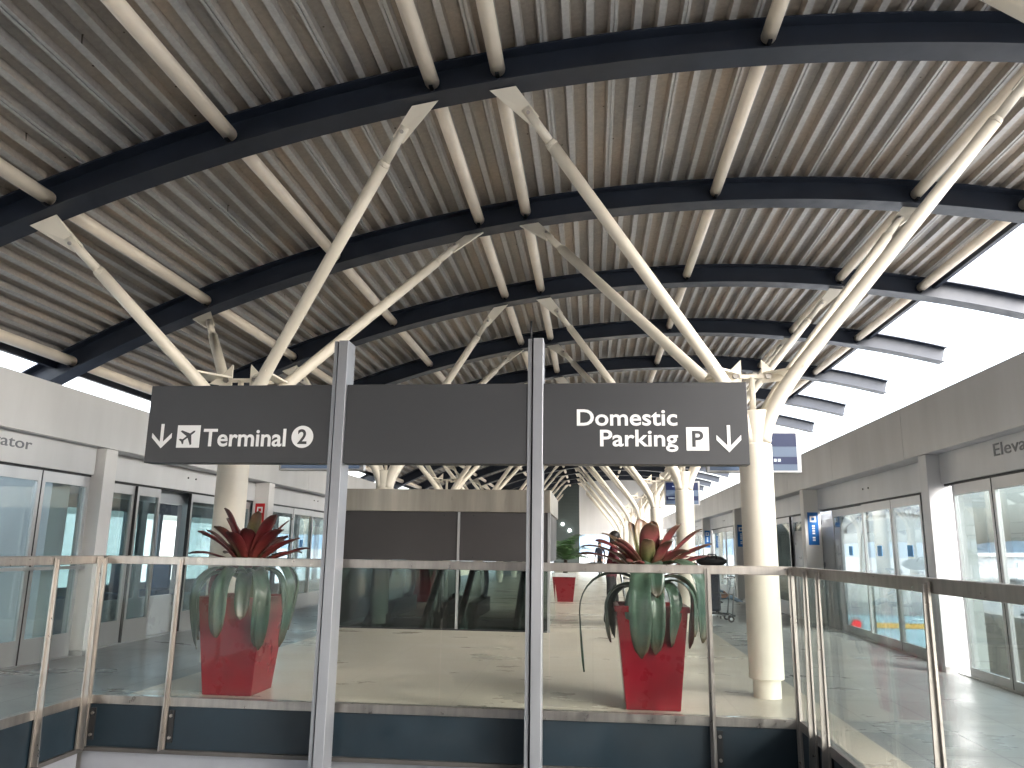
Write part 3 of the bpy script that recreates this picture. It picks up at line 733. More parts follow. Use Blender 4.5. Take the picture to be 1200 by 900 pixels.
# ------------------------------------------------------------------ planters
def leaf_part(parent, base, az, e0, bend, L, w, mat, pw=1.0, tip=.25, fold=.25, n=16, twist=0.0):
    """strap leaf: starts at elevation e0 and bends down by 'bend' (degrees) along its length"""
    base = V(base); az = math.radians(az); h = V((math.cos(az), math.sin(az), 0)); side = V((-math.sin(az), math.cos(az), 0))
    p = base.copy(); vs = []; al = []; fs = []
    for i in range(n + 1):
        s = i / n; e = math.radians(e0 - bend * min(1, s * 1.7) ** 1.0) if bend > 80 else math.radians(e0 - bend * s ** pw)
        d = h * math.cos(e) + V((0, 0, 1)) * math.sin(e); up = V((0, 0, 1)) * math.cos(e) - h * math.sin(e)
        sd = (side * math.cos(twist * s) + up * math.sin(twist * s))
        u2 = d.cross(sd) if d.cross(sd).dot(up) > 0 else -d.cross(sd)
        ww = w * (0.62 + .38 * math.sin(min(1, s * 1.8) * PI / 2))
        if s > 1 - tip: ww *= max(.05, math.sqrt(max(0, 1 - ((s - (1 - tip)) / tip) ** 2)))
        for q in (-1, -.5, 0, .5, 1):
            wob = .006 * math.sin(7 * s + q * 2 + az * 3)
            vs.append(p + sd * (ww / 2 * q) + u2 * (abs(q) * ww * fold + wob)); al.append(s)
        if i < n: p = p + d * (L / n)
    for i in range(n):
        for j in range(4): fs.append((i * 5 + j, i * 5 + j + 1, (i + 1) * 5 + j + 1, (i + 1) * 5 + j))
    mb = MB(); mb.add(vs, fs, True)
    k = len(vs); vs2 = []
    mb.al = al
    o = build('leaf', mb, mat, parent)
    so = o.modifiers.new('thick', 'SOLIDIFY'); so.thickness = .0035
    return o
def planter(cx, cy, label):
    t = thing('planter', (cx, cy, 0), label, 'planter', 'red planters with bromeliads')
    a, b, h = .225, .302, .84
    m = MB(); lo = [(cx - a, cy - a), (cx + a, cy - a), (cx + a, cy + a), (cx - a, cy + a)]; hi = [(cx - b, cy - b), (cx + b, cy - b), (cx + b, cy + b), (cx - b, cy + b)]
    c = b - .03; inn = [(cx - c, cy - c), (cx + c, cy - c), (cx + c, cy + c), (cx - c, cy + c)]
    vs = [(x, y, 0) for x, y in lo] + [(x, y, h) for x, y in hi] + [(x, y, h) for x, y in inn] + [(x, y, h - .12) for x, y in inn]
    fs = [(0, 3, 2, 1)] + [(i, (i + 1) % 4, (i + 1) % 4 + 4, i + 4) for i in range(4)] + [(i + 4, (i + 1) % 4 + 4, (i + 1) % 4 + 8, i + 8) for i in range(4)] + [(i + 8, (i + 1) % 4 + 8, (i + 1) % 4 + 12, i + 12) for i in range(4)]
    m.add(vs, fs); po = build('pot', m, M['red'], t, .006)
    m = MB(); e = b + .012
    for q0, q1 in (((-e, -e), (e, -b - .0005)), ((-e, b + .0005), (e, e)), ((-e, -b), (-b - .0005, b)), ((b + .0005, -b), (e, b))): m.box((cx + q0[0], cy + q0[1], h - .045), (cx + q1[0], cy + q1[1], h + .004))
    build('lip', m, M['red'], po)
    m = MB(); k = c - .002
    m.add([(cx - k, cy - k, h - .06), (cx + k, cy - k, h - .06), (cx + k, cy + k, h - .06), (cx - k, cy + k, h - .06)], [(0, 1, 2, 3)]); build('soil', m, M['soil'], t)
    return t
def bromeliad(cx, cy, z, label, leaves, mix=('leaf_red', 'leaf_red', 'leaf_rg')):
    t = thing('bromeliad_plant', (cx, cy, .74), label, 'plant', 'bromeliads in the red planters')
    m = MB(); m.lathe([(.05, .735), (.075, .85), (.10, z - .02), (.05, z + .10), (0, z + .12)], (cx, cy, 0), 16); build('stem', m, M['leaf_green'], t)
    rnd = random.Random(int(abs(cx) * 100)); leaves = list(leaves)
    for i in range(12): leaves.append((i * 30 + rnd.uniform(-9, 9), rnd.uniform(22, 66), rnd.uniform(25, 50), rnd.uniform(.40, .56), rnd.uniform(.075, .09), rnd.choice(mix), rnd.uniform(-.02, .03), rnd.uniform(-.3, .3)))
    for i in range(5): leaves.append((200 + i * 36 + rnd.uniform(-9, 9), rnd.uniform(12, 34), rnd.uniform(112, 132), rnd.uniform(.5, .7), rnd.uniform(.09, .11), 'leaf_green', -.11, rnd.uniform(-.2, .2)))
    for az, e0, bend, L, w, mk, zz, tw in leaves:
        r = .05
        leaf_part(t, (cx + r * math.cos(math.radians(az)), cy + r * math.sin(math.radians(az)), z + zz), az, e0 + (25 if bend > 80 else 0), bend + (22 if bend > 80 else 0), L * (1.42 if bend > 80 else 1.0), w * (1.3 if bend > 80 else 1.5), M[mk], 1.3, .3, .16, 18, tw)
    return t
# azimuth: 0 = to the right, 180 = to the left, 270 = toward the camera
LX_, LY_ = -3.22, 7.22
planter(LX_, LY_, 'glossy red tapered planter on the left, in front of the left column')
left_leaves = [
    (182, 28, 34, .56, .085, 'leaf_red', .0, 0), (172, 48, 42, .56, .085, 'leaf_red', .03, .2), (150, 62, 25, .55, .09, 'leaf_red', .05, .3),
    (215, 78, 22, .58, .11, 'leaf_red', .02, 0), (285, 82, 40, .42, .10, 'leaf_red', .0, 0), (80, 88, 12, .50, .10, 'leaf_lime', .05, 0), (100, 80, 15, .46, .09, 'leaf_lime', .05, 0),
    (330, 66, 22, .58, .095, 'leaf_red', .02, 0), (20, 66, 30, .56, .075, 'leaf_rg', .03, 0), (352, 44, 30, .56, .075, 'leaf_red', .0, 0),
    (8, 30, 22, .56, .07, 'leaf_red', .0, .1), (340, 14, 20, .46, .07, 'leaf_red', .0, 0), (40, 35, 40, .5, .08, 'leaf_rg', .0, 0), (140, 35, 45, .5, .08, 'leaf_rg', .0, 0), (60, 55, 45, .5, .085, 'leaf_red', .02, 0), (120, 58, 40, .5, .085, 'leaf_red', .02, 0),
    (205, 30, 130, .62, .105, 'leaf_green', -.10, 0), (235, 22, 122, .72, .105, 'leaf_green', -.12, .1), (262, 18, 112, .60, .115, 'leaf_green', -.10, 0),
    (310, 25, 128, .72, .105, 'leaf_green', -.10, 0), (338, 36, 138, .84, .095, 'leaf_green', -.08, -.1), (15, 40, 140, .70, .085, 'leaf_green', -.08, 0), (160, 34, 135, .62, .07, 'leaf_red', -.10, 0),
    (290, 0, 85, .42, .10, 'leaf_green', -.06, 0), (60, 30, 130, .6, .09, 'leaf_green', -.1, 0), (120, 30, 130, .6, .09, 'leaf_green', -.1, 0)]
bromeliad(LX_, LY_, 1.08, 'bromeliad with maroon upright leaves and drooping silvery green ones, in the left red planter', left_leaves)
RX_, RY_ = .50, 7.22
planter(RX_, RY_, 'dark red tapered planter right of the centre, in front of the doorway')
right_leaves = [
    (180, 36, 40, .62, .085, 'leaf_rg', .0, 0), (165, 48, 55, .66, .085, 'leaf_rg', .0, 0), (190, 25, 35, .56, .08, 'leaf_dark', .0, 0), (150, 58, 40, .58, .09, 'leaf_lime', .02, 0),
    (215, 62, 35, .46, .09, 'leaf_rg', .0, 0), (110, 82, 14, .52, .11, 'leaf_lime', .03, 0), (140, 78, 16, .50, .10, 'leaf_lime', .03, 0), (70, 82, 14, .50, .11, 'leaf_lime', .03, 0),
    (275, 84, 20, .48, .12, 'leaf_rg', .02, 0), (330, 70, 26, .54, .09, 'leaf_rg', .02, 0), (0, 56, 26, .62, .08, 'leaf_rg', .0, 0), (345, 42, 26, .60, .08, 'leaf_rg', .0, 0), (320, 50, 40, .46, .085, 'leaf_rg', .0, 0),
    (10, 30, 20, .56, .08, 'leaf_red', .0, 0), (352, 14, 12, .52, .075, 'leaf_red', .0, 0), (30, 44, 60, .55, .08, 'leaf_rg', .0, 0), (60, 50, 50, .5, .09, 'leaf_red', 0, 0), (120, 45, 50, .5, .09, 'leaf_rg', 0, 0),
    (258, 26, 122, .78, .14, 'leaf_green', -.04, 0), (322, 40, 132, .76, .15, 'leaf_green', -.02, .1), (275, 62, 130, .42, .12, 'leaf_green', .0, 0),
    (192, 22, 118, .92, .075, 'leaf_dark', -.08, .3), (30, 30, 130, .7, .09, 'leaf_green', -.1, 0), (150, 20, 115, .5, .09, 'leaf_dark', -.14, 0), (90, 30, 130, .6, .09, 'leaf_green', -.1, 0)]
bromeliad(RX_, RY_, 1.06, 'bromeliad with red streaked leaves and two broad drooping green ones, in the right red planter', right_leaves, ('leaf_rg', 'leaf_rg', 'leaf_red', 'leaf_lime'))
planter(-4.22, 19.7, 'red planter behind the smoked glass of the dark enclosure')
pl2 = bromeliad(-4.22, 19.7, 1.08, 'bromeliad in the red planter behind the dark enclosure', left_leaves[::2])
planter(3.1, -1.0, 'red planter beside the viewer, seen only as a reflection')
# small palm near the enclosure
t = thing('palm_planter', (-.70, 20.9, 0), 'small red pot beside the dark enclosure, far down the platform', 'planter')
m = MB(); a, b = .20, .27
m.add([(-.70 + sx * r, 20.9 + sy * r, z) for z, r in ((0, a), (.62, b)) for sx, sy in ((-1, -1), (1, -1), (1, 1), (-1, 1))], [(0, 3, 2, 1), (0, 1, 5, 4), (1, 2, 6, 5), (2, 3, 7, 6), (3, 0, 4, 7), (4, 5, 6, 7)]); build('pot', m, M['red'], t)
m = MB(); m.box((-.70 - .285, 20.9 - .285, .621), (-.70 + .285, 20.9 + .285, .72)); build('rim', m, M['white'], t)
t = thing('palm_plant', (-.70, 20.9, .72), 'bushy green palm growing in the small far pot', 'plant')
m = MB(); m.tube([(-.70, 20.9, .72), (-.69, 20.9, 1.05)], [.06, .045], 10); build('trunk', m, M['soil'], t)
m = MB()
for i in range(26):
    az = i * 2.4; e0 = math.radians(random.uniform(25, 80)); L = random.uniform(.6, .9); p = V((-.69, 20.9, 1.03)); h = V((math.cos(az), math.sin(az), 0)); sd = V((-math.sin(az), math.cos(az), 0))
    for k in range(12):
        s = k / 12; e = e0 - 1.5 * s * s; d = h * math.cos(e) + V((0, 0, math.sin(e))); q = p + d * (L / 12)
        m.add([p - sd * .006, p + sd * .006, q], [(0, 1, 2)])
        for sg_ in (-1, 1):
            l = .26 * math.sin(PI * min(1, s * .85 + .12)); e2 = q + sd * sg_ * l + d * l * .6 - V((0, 0, l * .35))
            m.add([q, q + d * .035, e2], [(0, 1, 2)])
        p = q
build('fronds', m, M['foil'], t)

# ------------------------------------------------------------------ flight monitors on the columns
def monitor(cx, yc, col_x, label, z0=2.115, z1=2.545, w=.96):
    t = thing('flight_monitor', (cx, yc, z0), label, 'monitor', 'flight information monitors on the columns')
    m = MB(); m.box((cx - w / 2, yc, z0), (cx + w / 2, yc + .09, z1)); build('housing', m, M['alu'], t, .004)
    y = yc - .003
    def pl(name, x0, x1, a, b, mat, par, dy=0): 
        mm = MB(); mm.box((cx - w / 2 + x0 * w, y - dy - .002, z0 + a * (z1 - z0)), (cx - w / 2 + x1 * w, y - dy, z0 + b * (z1 - z0))); return build(name, mm, mat, par)
    s = pl('screen', .03, .955, .05, .95, M['screengrey'], t)
    pl('title_band', .03, .955, .63, .95, M['screen'], s, .003)
    pl('footer_band', .03, .955, .20, .38, M['screen'], s, .003)
    mm = MB(); x = .10
    for i in range(14):
        ww = random.uniform(.025, .05); mm.box((cx - w / 2 + x * w, y - .008, z0 + .26 * (z1 - z0)), (cx - w / 2 + (x + ww) * w, y - .006, z0 + .33 * (z1 - z0))); x += ww + .012
        if x > .9: break
    build('footer_text', mm, M['screentext'], s)
    mm = MB(); x = .22
    for i in range(9): mm.box((cx - w / 2 + x * w, y - .008, z0 + .76 * (z1 - z0)), (cx - w / 2 + (x + .04) * w, y - .006, z0 + .80 * (z1 - z0))); x += .055
    build('title_text', mm, M['screentext'], s)
    m = MB(); xa, xb = sorted((cx, col_x)); m.box((xa - .04, yc + .091, z0 + .18), (xb + .04, yc + .13, z0 + .26)); m.box((col_x - .04, yc - .45, z0 + .181), (col_x + .04, yc + .091, z0 + .259)); build('bracket', m, M['alu'], t)
    return t
monitor(1.68, 8.30, 1.60, 'blue flight monitor behind the near right column')
monitor(1.62, 14.35, 1.60, 'small blue flight monitor behind the second right column', w=.62)
monitor(-2.96, 8.30, -3.73, 'flight monitor low behind the Terminal sign panel')

# ------------------------------------------------------------------ trains
def train_left():
    x0, x1, y0, y1 = -9.0, -6.42, 9.55, 21.0
    t = thing('train', (-7.7, 9.55, -1.0), 'airport train with big tinted windows standing behind the left doors', 'train')
    sl = lambda y: [(y, -.35), (y, .72)]
    wins = [(9.75, 10.72), (12.05, 13.1), (13.3, 14.4), (14.6, 15.6), (16.9, 18.0), (18.2, 19.4)]
    for s, xx in ((1, x1), (-1, x0)):
        m = MB(); th = .06 * s
        m.box((xx, y0, -.9), (xx - th, y1, .55)); m.box((xx, y0, 1.90), (xx - th, y1, 2.35))
        ys = [y0] + [q for a, b in wins + [(10.86, 11.80), (15.72, 16.72)] for q in (a, b)] + [y1]; ys = sorted(ys)
        for a, b in zip(ys[0::2], ys[1::2]): m.box((xx, a, .55), (xx - th, b, 1.90))
        build('side_wall', m, M['trainwhite'], t)
        for a, b in wins:
            m = MB(); m.box((xx - th * .3, a, .55), (xx - th * .5, b, 1.90)); build('window', m, M['glass_train'], t)
        if s < 0:
            for a, b in ((10.86, 11.80), (15.72, 16.72)):
                m = MB(); m.box((xx - th * .3, a, .55), (xx - th * .5, b, 1.90)); build('window', m, M['glass_train'], t)
    m = MB(); n = 10; prof = [(x0 + (x1 - x0) * i / n, 2.35 + .35 * math.sin(PI * i / n)) for i in range(n + 1)]
    m.prism([(x, y0, z) for x, z in prof] + [(x1, y0, 2.30), (x0, y0, 2.30)], (0, y1 - y0, 0)); build('roof', m, M['trainwhite'], t)
    m = MB(); m.box((x0 + .06, y0, -.05), (x1 - .06, y1, .0)); build('floor', m, M['traingrey'], t)
    for k, y in enumerate((10.3, 12.4, 13.6, 14.8, 17.5, 18.7)):
        m = MB(); m.box((x0 + .1, y, .0), (x0 + .6, y + .5, .42)); m.box((x0 + .1, y + .42, .42), (x0 + .6, y + .5, 1.0)); build('seat', m, M['seat'], t, .03)
    for y in (11.0, 11.7, 14.0, 16.2):
        m = MB(); m.tube([(-7.6, y, 0), (-7.6, y, 2.3)], .02, 8); build('grab_pole', m, M['chrome'], t)
    m = MB(); m.prism([(x0, y0, -.9), (x1, y0, -.9), (x1, y0, .60), (x0, y0, .60)], (0, .06, 0)); m.box((x0, y0, 1.92), (x1, y0 + .06, 2.30)); m.box((x0, y0, .60), (x0 + .14, y0 + .06, 1.92)); m.box((x1 - .14, y0, .60), (x1, y0 + .06, 1.92)); build('end_wall', m, M['traingrey'], t)
    m = MB(); m.box((x0 + .14, y0 + .02, .60), (x1 - .14, y0 + .03, 1.92)); build('windscreen', m, M['glass_train'], t)
train_left()
def train_right():
    y0 = 14.3; x0, x1 = 4.30, 6.40; cx = (x0 + x1) / 2
    t = thing('train', (cx, y0, -1.2), 'pale train end with yellow stripe and round red tail light behind the right doors', 'train')
    n = 16
    prof = [(x0, -1.0), (x1, -1.0), (x1, 1.55)] + [(cx + (x1 - cx) * math.cos(PI * i / n) , 1.55 + .75 * math.sin(PI * i / n) ** .7) for i in range(1, n)] + [(x0, 1.55)]
    m = MB(); m.prism([(x, y0, z) for x, z in prof], (0, 11, 0)); build('body', m, M['trainwhite'], t, .05)
    m = MB(); m.box((x0 + .02, y0 - .03, .30), (x1 - .02, y0 - .002, .52)); build('bumper_band', m, M['traingrey'], t)
    m = MB(); m.box((x0 + .02, y0 - .022, -.75), (x1 - .02, y0 - .002, .30)); build('lower_band', m, M['trainblue'], t)
    m = MB(); m.box((x0 + .46, y0 - .03, .09), (x1 - .46, y0 - .023, .17)); build('stripe', m, M['yellow'], t)
    m = MB(); w = [(x0 + .30, 1.0), (x1 - .30, 1.0), (x1 - .36, 1.62), (cx + .6, 1.86), (cx, 1.94), (cx - .6, 1.86), (x0 + .36, 1.62)]
    m.prism([(x, y0 - .002, z) for x, z in w], (0, -.012, 0)); build('windscreen', m, M['palewin'], t)
    m = MB(); w2 = [(x0 + .10, 1.66), (cx - .6, 1.93), (cx, 2.02), (cx + .6, 1.93), (x1 - .10, 1.66), (x1 - .10, 1.76), (cx + .6, 2.04), (cx, 2.13), (cx - .6, 2.04), (x0 + .10, 1.76)]
    m.prism([(x, y0 - .002, z) for x, z in w2], (0, -.05, 0)); build('visor', m, M['traingrey'], t)
    for x in (x0 + .14, x1 - .14):
        m = MB(); m.tube([(x, y0 - .03, .14), (x, y0 - .045, .14)], .12, 22); l = build('lamp_ring', m, M['traingrey'], t)
        m = MB(); m.tube([(x, y0 - .0455, .14), (x, y0 - .065, .14)], .075, 20); build('tail_light', m, M['taillight'], l)
train_right()

# ------------------------------------------------------------------ outside the right hand doors
t = thing('guideway_column', (4.79, 10.9, -6.5), 'white square column with a lipped cap outside the right elevator glass', 'column')
m = MB(); m.box((4.60, 10.9, -6.5), (4.98, 11.25, 2.30)); build('shaft', m, M['palecol'], t)
m = MB(); m.box((4.56, 10.75, 2.301), (5.10, 11.4, 2.42)); build('cap', m, M['whitep'], t)
for xx, lab in ((8.3, 'low tan concrete parapet beyond the right hand track'), (-10.2, 'low tan concrete parapet beyond the left hand track')):
    t = thing('parapet_wall', (xx, 0, -6.5), lab, 'wall')
    m = MB(); m.box((xx, -30, -1.4), (xx + .25, 70, .05)); build('wall_face', m, M['tanwall'], t)
    m = MB(); m.box((xx - .03, -30, .051), (xx + .28, 70, .13)); build('coping', m, M['concrete'], t)
m = MB(); m.box((4.42, -30, -1.6), (8.29, 70, -1.3)); struct('right_track', m, M['concrete'])
m = MB(); m.box((-9.94, -30, -1.6), (-6.42, 70, -1.3)); struct('left_track', m, M['concrete'])

# blue elevator lobby screen behind the left elevator doors
t = thing('elevator_lobby', (-7.7, 7.4, 0), 'pale blue lobby partition behind the left elevator glass', 'partition')
m = MB(); m.box((-8.1, 2.5, 0), (-8.0, 8.95, 1.72)); build('lower_panel', m, M['bluewall'], t)
m = MB(); m.box((-8.1, 2.5, 1.74), (-8.0, 8.95, 2.15)); build('upper_panel', m, M['white'], t)
m = MB(); m.box((-8.0, 8.60, 0), (-6.30, 8.92, 2.6)); build('return_wall', m, M['whitep'], t)
m = MB(); m.box((-8.1, 2.5, -.1), (-6.42, 8.95, -.005)); build('floor_plate', m, M['tile_grey'], t)

# white braced building beyond the left track
t = thing('braced_building', (-30, 30, -6.5), 'white building with cross bracing seen through the left train windows', 'building')
m = MB(); m.box((-46, 30, -6.5), (-24, 52, 2.6)); build('wall', m, M['whitep'], t)
for z0, z1, nmz in ((-3.2, -1.0, 'window'), (.4, 1.6, 'window')):
    m = MB()
    for i in range(9): m.box((-45 + i * 2.4, 29.95, z0), (-43.2 + i * 2.4, 29.99, z1))
    build(nmz, m, M['glass_dark'], t)
for i in range(4):
    x = -44 + i * 5
    m = MB(); m.prism([(x, 29.7, -6.5), (x + .35, 29.7, -6.5), (x + 4.9, 29.7, 2.6), (x + 4.55, 29.7, 2.6)], (0, -.2, 0)); m.prism([(x + 4.9, 29.45, -6.5), (x + 4.55, 29.45, -6.5), (x, 29.45, 2.6), (x + .35, 29.45, 2.6)], (0, -.2, 0)); build('brace', m, M['traingrey'], t)
# low hangar, aircraft and parked vans on the apron
t = thing('hangar', (190, 300, -6.5), 'long low grey hangar far across the apron', 'building')
m = MB(); m.box((110, 300, -6.5), (260, 330, 1.2)); build('wall', m, M['greyp'], t)
m = MB(); m.prism([(108, 299, 1.21), (262, 299, 1.21), (262, 299, 1.9), (185, 299, 3.2), (108, 299, 1.9)], (0, 32, 0)); build('roof', m, M['whitep'], t)
for i in range(8):
    m = MB(); m.box((114 + i * 18, 299.7, -6.5), (128 + i * 18, 299.95, -.8)); build('door', m, M['white'], t)
def aircraft(x, y, rz, label, accent):
    t = thing('parked_aircraft', (0, 0, -6.5), label, 'aircraft', 'aircraft parked on the apron')
    m = MB(); pts = [(-17, 0, -2.6), (-16.2, 0, -2.7), (-14, 0, -2.9), (-10, 0, -3), (10, 0, -3), (15, 0, -2.4), (19, 0, -1.7)]
    m.tube(pts, [.2, 1.0, 1.7, 1.9, 1.9, 1.2, .25], 18); build('fuselage', m, M['whitep'], t)
    for s in (-1, 1):
        m = MB(); m.prism([(-3, s * 1.6, -3.8), (4, s * 1.6, -3.8), (8.5, s * 16, -2.9), (6.8, s * 16, -2.9)], (0, 0, .35)); build('wing', m, M['white'], t)
        m = MB(); m.tube([(-2.5, s * 5.6, -4.6), (1.2, s * 5.6, -4.5)], [.95, .7], 14); build('engine', m, M['white'], t)
        m = MB(); m.prism([(14.5, s * .8, -2.0), (17.5, s * .8, -1.9), (19.5, s * 6, -1.4), (18, s * 6, -1.4)], (0, 0, .2)); build('tailplane', m, M['white'], t)
        m = MB(); m.tube([(.6, s * 2.6, -6.5), (.6, s * 2.6, -4.2)], .35, 10); build('landing_gear', m, M['traingrey'], t)
    m = MB(); m.prism([(12.5, -.15, -1.2), (18.6, -.15, -1.6), (20.5, -.15, 5.2), (17.8, -.15, 5.2)], (0, .3, 0)); f = build('tail_fin', m, M['whitep'], t)
    m = MB(); m.tube([(17.6, -.18, 2.6), (17.6, .18, 2.6)], 1.15, 20); build('tail_emblem', m, M[accent], f)
    m = MB(); m.tube([(-13.5, 0, -6.5), (-13.5, 0, -4.5)], .3, 10); build('nose_gear', m, M['traingrey'], t)
    t.location = (x, y, -6.5); 
    t.rotation_euler.z = rz
    return t
aircraft(92, 180, math.radians(170), 'white aircraft with a red tail emblem far off through the right glass', 'signred')
aircraft(140, 215, math.radians(20), 'white aircraft with a blue tail emblem beyond the other one', 'signblue')
def van(x, y, rz, label, mat):
    t = thing('parked_van', (0, 0, -6.5), label, 'van', 'service vans parked on the apron')
    m = MB(); m.prism([(-2.5, -.95, -6.1), (2.5, -.95, -6.1), (2.5, -.95, -5.2), (1.7, -.95, -4.9), (1.2, -.95, -4.2), (-2.5, -.95, -4.2)], (0, 1.9, 0)); build('body', m, mat, t, .08)
    for sx in (-1.6, 1.6):
        for sy in (-.96, .76):
            m = MB(); m.tube([(sx, sy, -6.16), (sx, sy + .2, -6.16)], .34, 14); build('wheel', m, M['rubber'], t)
    m = MB(); m.box((-.2, -.965, -5.1), (1.2, .965, -4.45)); build('window', m, M['glass_dark'], t)
    t.location = (x, y, -6.5); t.rotation_euler.z = rz
vc = [('white', M['whitep']), ('dark grey', M['traingrey']), ('pale blue', M['trainblue']), ('silver', M['alu']), ('black', M['navycloth']), ('red', M['red'])]
k = 0
for row, yy in enumerate((88, 98, 110)):
    for i in range(5):
        c = vc[(i + row * 2) % 6]
        van(.515 * yy + i * 3.6 + row * .7, yy, PI / 2 + random.uniform(-.05, .05), f'{c[0]} service van in the {["front", "middle", "back"][row]} row on the apron, {ORD[i]} from the column', c[1]); k += 1

# ------------------------------------------------------------------ people and luggage trolleys
def skin_body(joints, edges, mats, pick, name, parent):
    me = bpy.data.meshes.new(name); keys = list(joints); idx = {q: i for i, q in enumerate(keys)}
    me.from_pydata([joints[q][0] for q in keys], [(idx[a], idx[b]) for a, b in edges], [])
    ob = bpy.data.objects.new(name, me); COL.objects.link(ob)
    sk = ob.modifiers.new('skin', 'SKIN'); sk.use_smooth_shade = True
    for i, q in enumerate(keys):
        r = joints[q][1]; r = r if isinstance(r, tuple) else (r, r); me.skin_vertices[0].data[i].radius = r
        me.skin_vertices[0].data[i].use_root = (q == 'pelvis')
    su = ob.modifiers.new('sub', 'SUBSURF'); su.levels = 2; su.render_levels = 2
    dg = bpy.context.evaluated_depsgraph_get(); nm = bpy.data.meshes.new_from_object(ob.evaluated_get(dg))
    bpy.data.objects.remove(ob); bpy.data.meshes.remove(me)
    for m_ in mats: nm.materials.append(m_)
    for p in nm.polygons: p.material_index = pick(p.center); p.use_smooth = True
    o = bpy.data.objects.new(name, nm); COL.objects.link(o); o.parent = parent; return o
def person(loc, rz, label, h, mats, lean=0.0, reach=True, stride=.12, sit=False):
    """faces local +x before rotation; mats: shirt, trousers, skin, shoes"""
    t = thing('person', loc, label, 'person')
    k = h / 1.7
    J = {}
    def j(n_, x, y, z, r): J[n_] = ((x * k, y * k, z * k), r * k if not isinstance(r, tuple) else tuple(q * k for q in r))
    if not sit:
        j('pelvis', 0, 0, .92, (.125, .15)); j('waist', .01, 0, 1.06, (.115, .14)); j('chest', .02 + lean * .2, 0, 1.27, (.125, .17)); j('neck', .02 + lean * .35, 0, 1.44, .055); j('skull', .04 + lean * .4, 0, 1.52, .075); j('head', .05 + lean * .4, 0, 1.60, .095); j('crown', .04 + lean * .4, 0, 1.66, .07)
        for s, n_ in ((1, 'l'), (-1, 'r')):
            st_ = stride * s
            j('hip' + n_, 0, .09 * s, .86, .095); j('knee' + n_, .03 + st_ * .6, .10 * s, .48, .062); j('ank' + n_, st_ - .02, .10 * s, .09, .043); j('toe' + n_, st_ + .16, .11 * s, .04, .036)
            j('sh' + n_, .02 + lean * .3, .19 * s, 1.38, .062)
            if reach: j('elb' + n_, .14, .22 * s, 1.13, .045); j('wri' + n_, .36, .19 * s, 1.04, .032)
            else: j('elb' + n_, -.02, .25 * s, 1.11, .045); j('wri' + n_, .06, .26 * s, .87, .032)
    else:
        j('pelvis', 0, 0, .55, (.125, .15)); j('waist', .0, 0, .68, (.11, .14)); j('chest', .0, 0, .90, (.12, .165)); j('neck', .01, 0, 1.06, .052); j('skull', .03, 0, 1.14, .075); j('head', .04, 0, 1.22, .095); j('crown', .03, 0, 1.28, .07)
        for s, n_ in ((1, 'l'), (-1, 'r')):
            j('hip' + n_, .05, .09 * s, .53, .09); j('knee' + n_, .45, .11 * s, .56, .06); j('ank' + n_, .80, .11 * s, .40, .043); j('toe' + n_, .90, .12 * s, .50, .036)
            j('sh' + n_, .0, .18 * s, 1.0, .06); j('elb' + n_, .08, .22 * s, .76, .043); j('wri' + n_, .28, .16 * s, .68, .032)
    E = [('pelvis', 'waist'), ('waist', 'chest'), ('chest', 'neck'), ('neck', 'skull'), ('skull', 'head'), ('head', 'crown')]
    for n_ in 'lr':
        E += [('pelvis', 'hip' + n_), ('hip' + n_, 'knee' + n_), ('knee' + n_, 'ank' + n_), ('ank' + n_, 'toe' + n_), ('chest', 'sh' + n_), ('sh' + n_, 'elb' + n_), ('elb' + n_, 'wri' + n_)]
        w = V(J['wri' + n_][0]); e = V(J['elb' + n_][0]); d = (w - e).normalized(); sd = V((0, 1, 0))
        J['palm' + n_] = (tuple(w + d * .07 * k), .026 * k); E.append(('wri' + n_, 'palm' + n_))
        for f, (off, ln) in enumerate(((-.030, .070), (-.010, .085), (.010, .080), (.030, .062))):
            J[f'f{n_}{f}a'] = (tuple(w + d * .09 * k + sd * off * k), .010 * k); J[f'f{n_}{f}b'] = (tuple(w + d * (.09 + ln * .6) * k + sd * off * k + V((0, 0, -.02 * k))), .009 * k); J[f'f{n_}{f}c'] = (tuple(w + d * (.09 + ln) * k + sd * off * k + V((0, 0, -.05 * k))), .008 * k)
            E += [('palm' + n_, f'f{n_}{f}a'), (f'f{n_}{f}a', f'f{n_}{f}b'), (f'f{n_}{f}b', f'f{n_}{f}c')]
        J['th' + n_] = (tuple(w + d * .06 * k + V((0, 0, .04 * k))), .010 * k); E.append(('wri' + n_, 'th' + n_))
    nz = J['neck'][0][2]; hip = J['pelvis'][0][2]; wr = [V(J['wri' + q][0]) for q in 'lr']; an = [V(J['ank' + q][0]) for q in 'lr']
    def pick(c):
        if c.z > nz + .005: return 2
        if any((c - w).length < .17 * k and (c - w).dot(w - V(J['elb' + q][0])) > 0 for w, q in zip(wr, 'lr')): return 2
        if any((c - a).length < .24 * k and (c.z < a.z + .03 * k or (sit and c.x > a.x - .02)) for a in an): return 3
        if sit: return 1 if (c.z < hip + .06 and (c.x > .06 or c.z < hip + .03)) else 0
        return 1 if c.z < hip - .04 else 0
    skin_body(J, E, mats, pick, 'body', t)
    hd = V(J['head'][0]); loc = V(loc)
    m = MB(); m.sphere(loc + hd + V((-.022 * k, 0, .035 * k)), (.105 * k, .100 * k, .105 * k), 16, 10); m.sphere(loc + hd + V((-.055 * k, 0, -.05 * k)), (.065 * k, .085 * k, .10 * k), 12, 8); build('hair', m, M['hair'], t)
    m = MB(); m.sphere(loc + hd + V((.100 * k, 0, -.02 * k)), (.018 * k, .014 * k, .022 * k), 8, 6); build('nose', m, M['skin'], t)
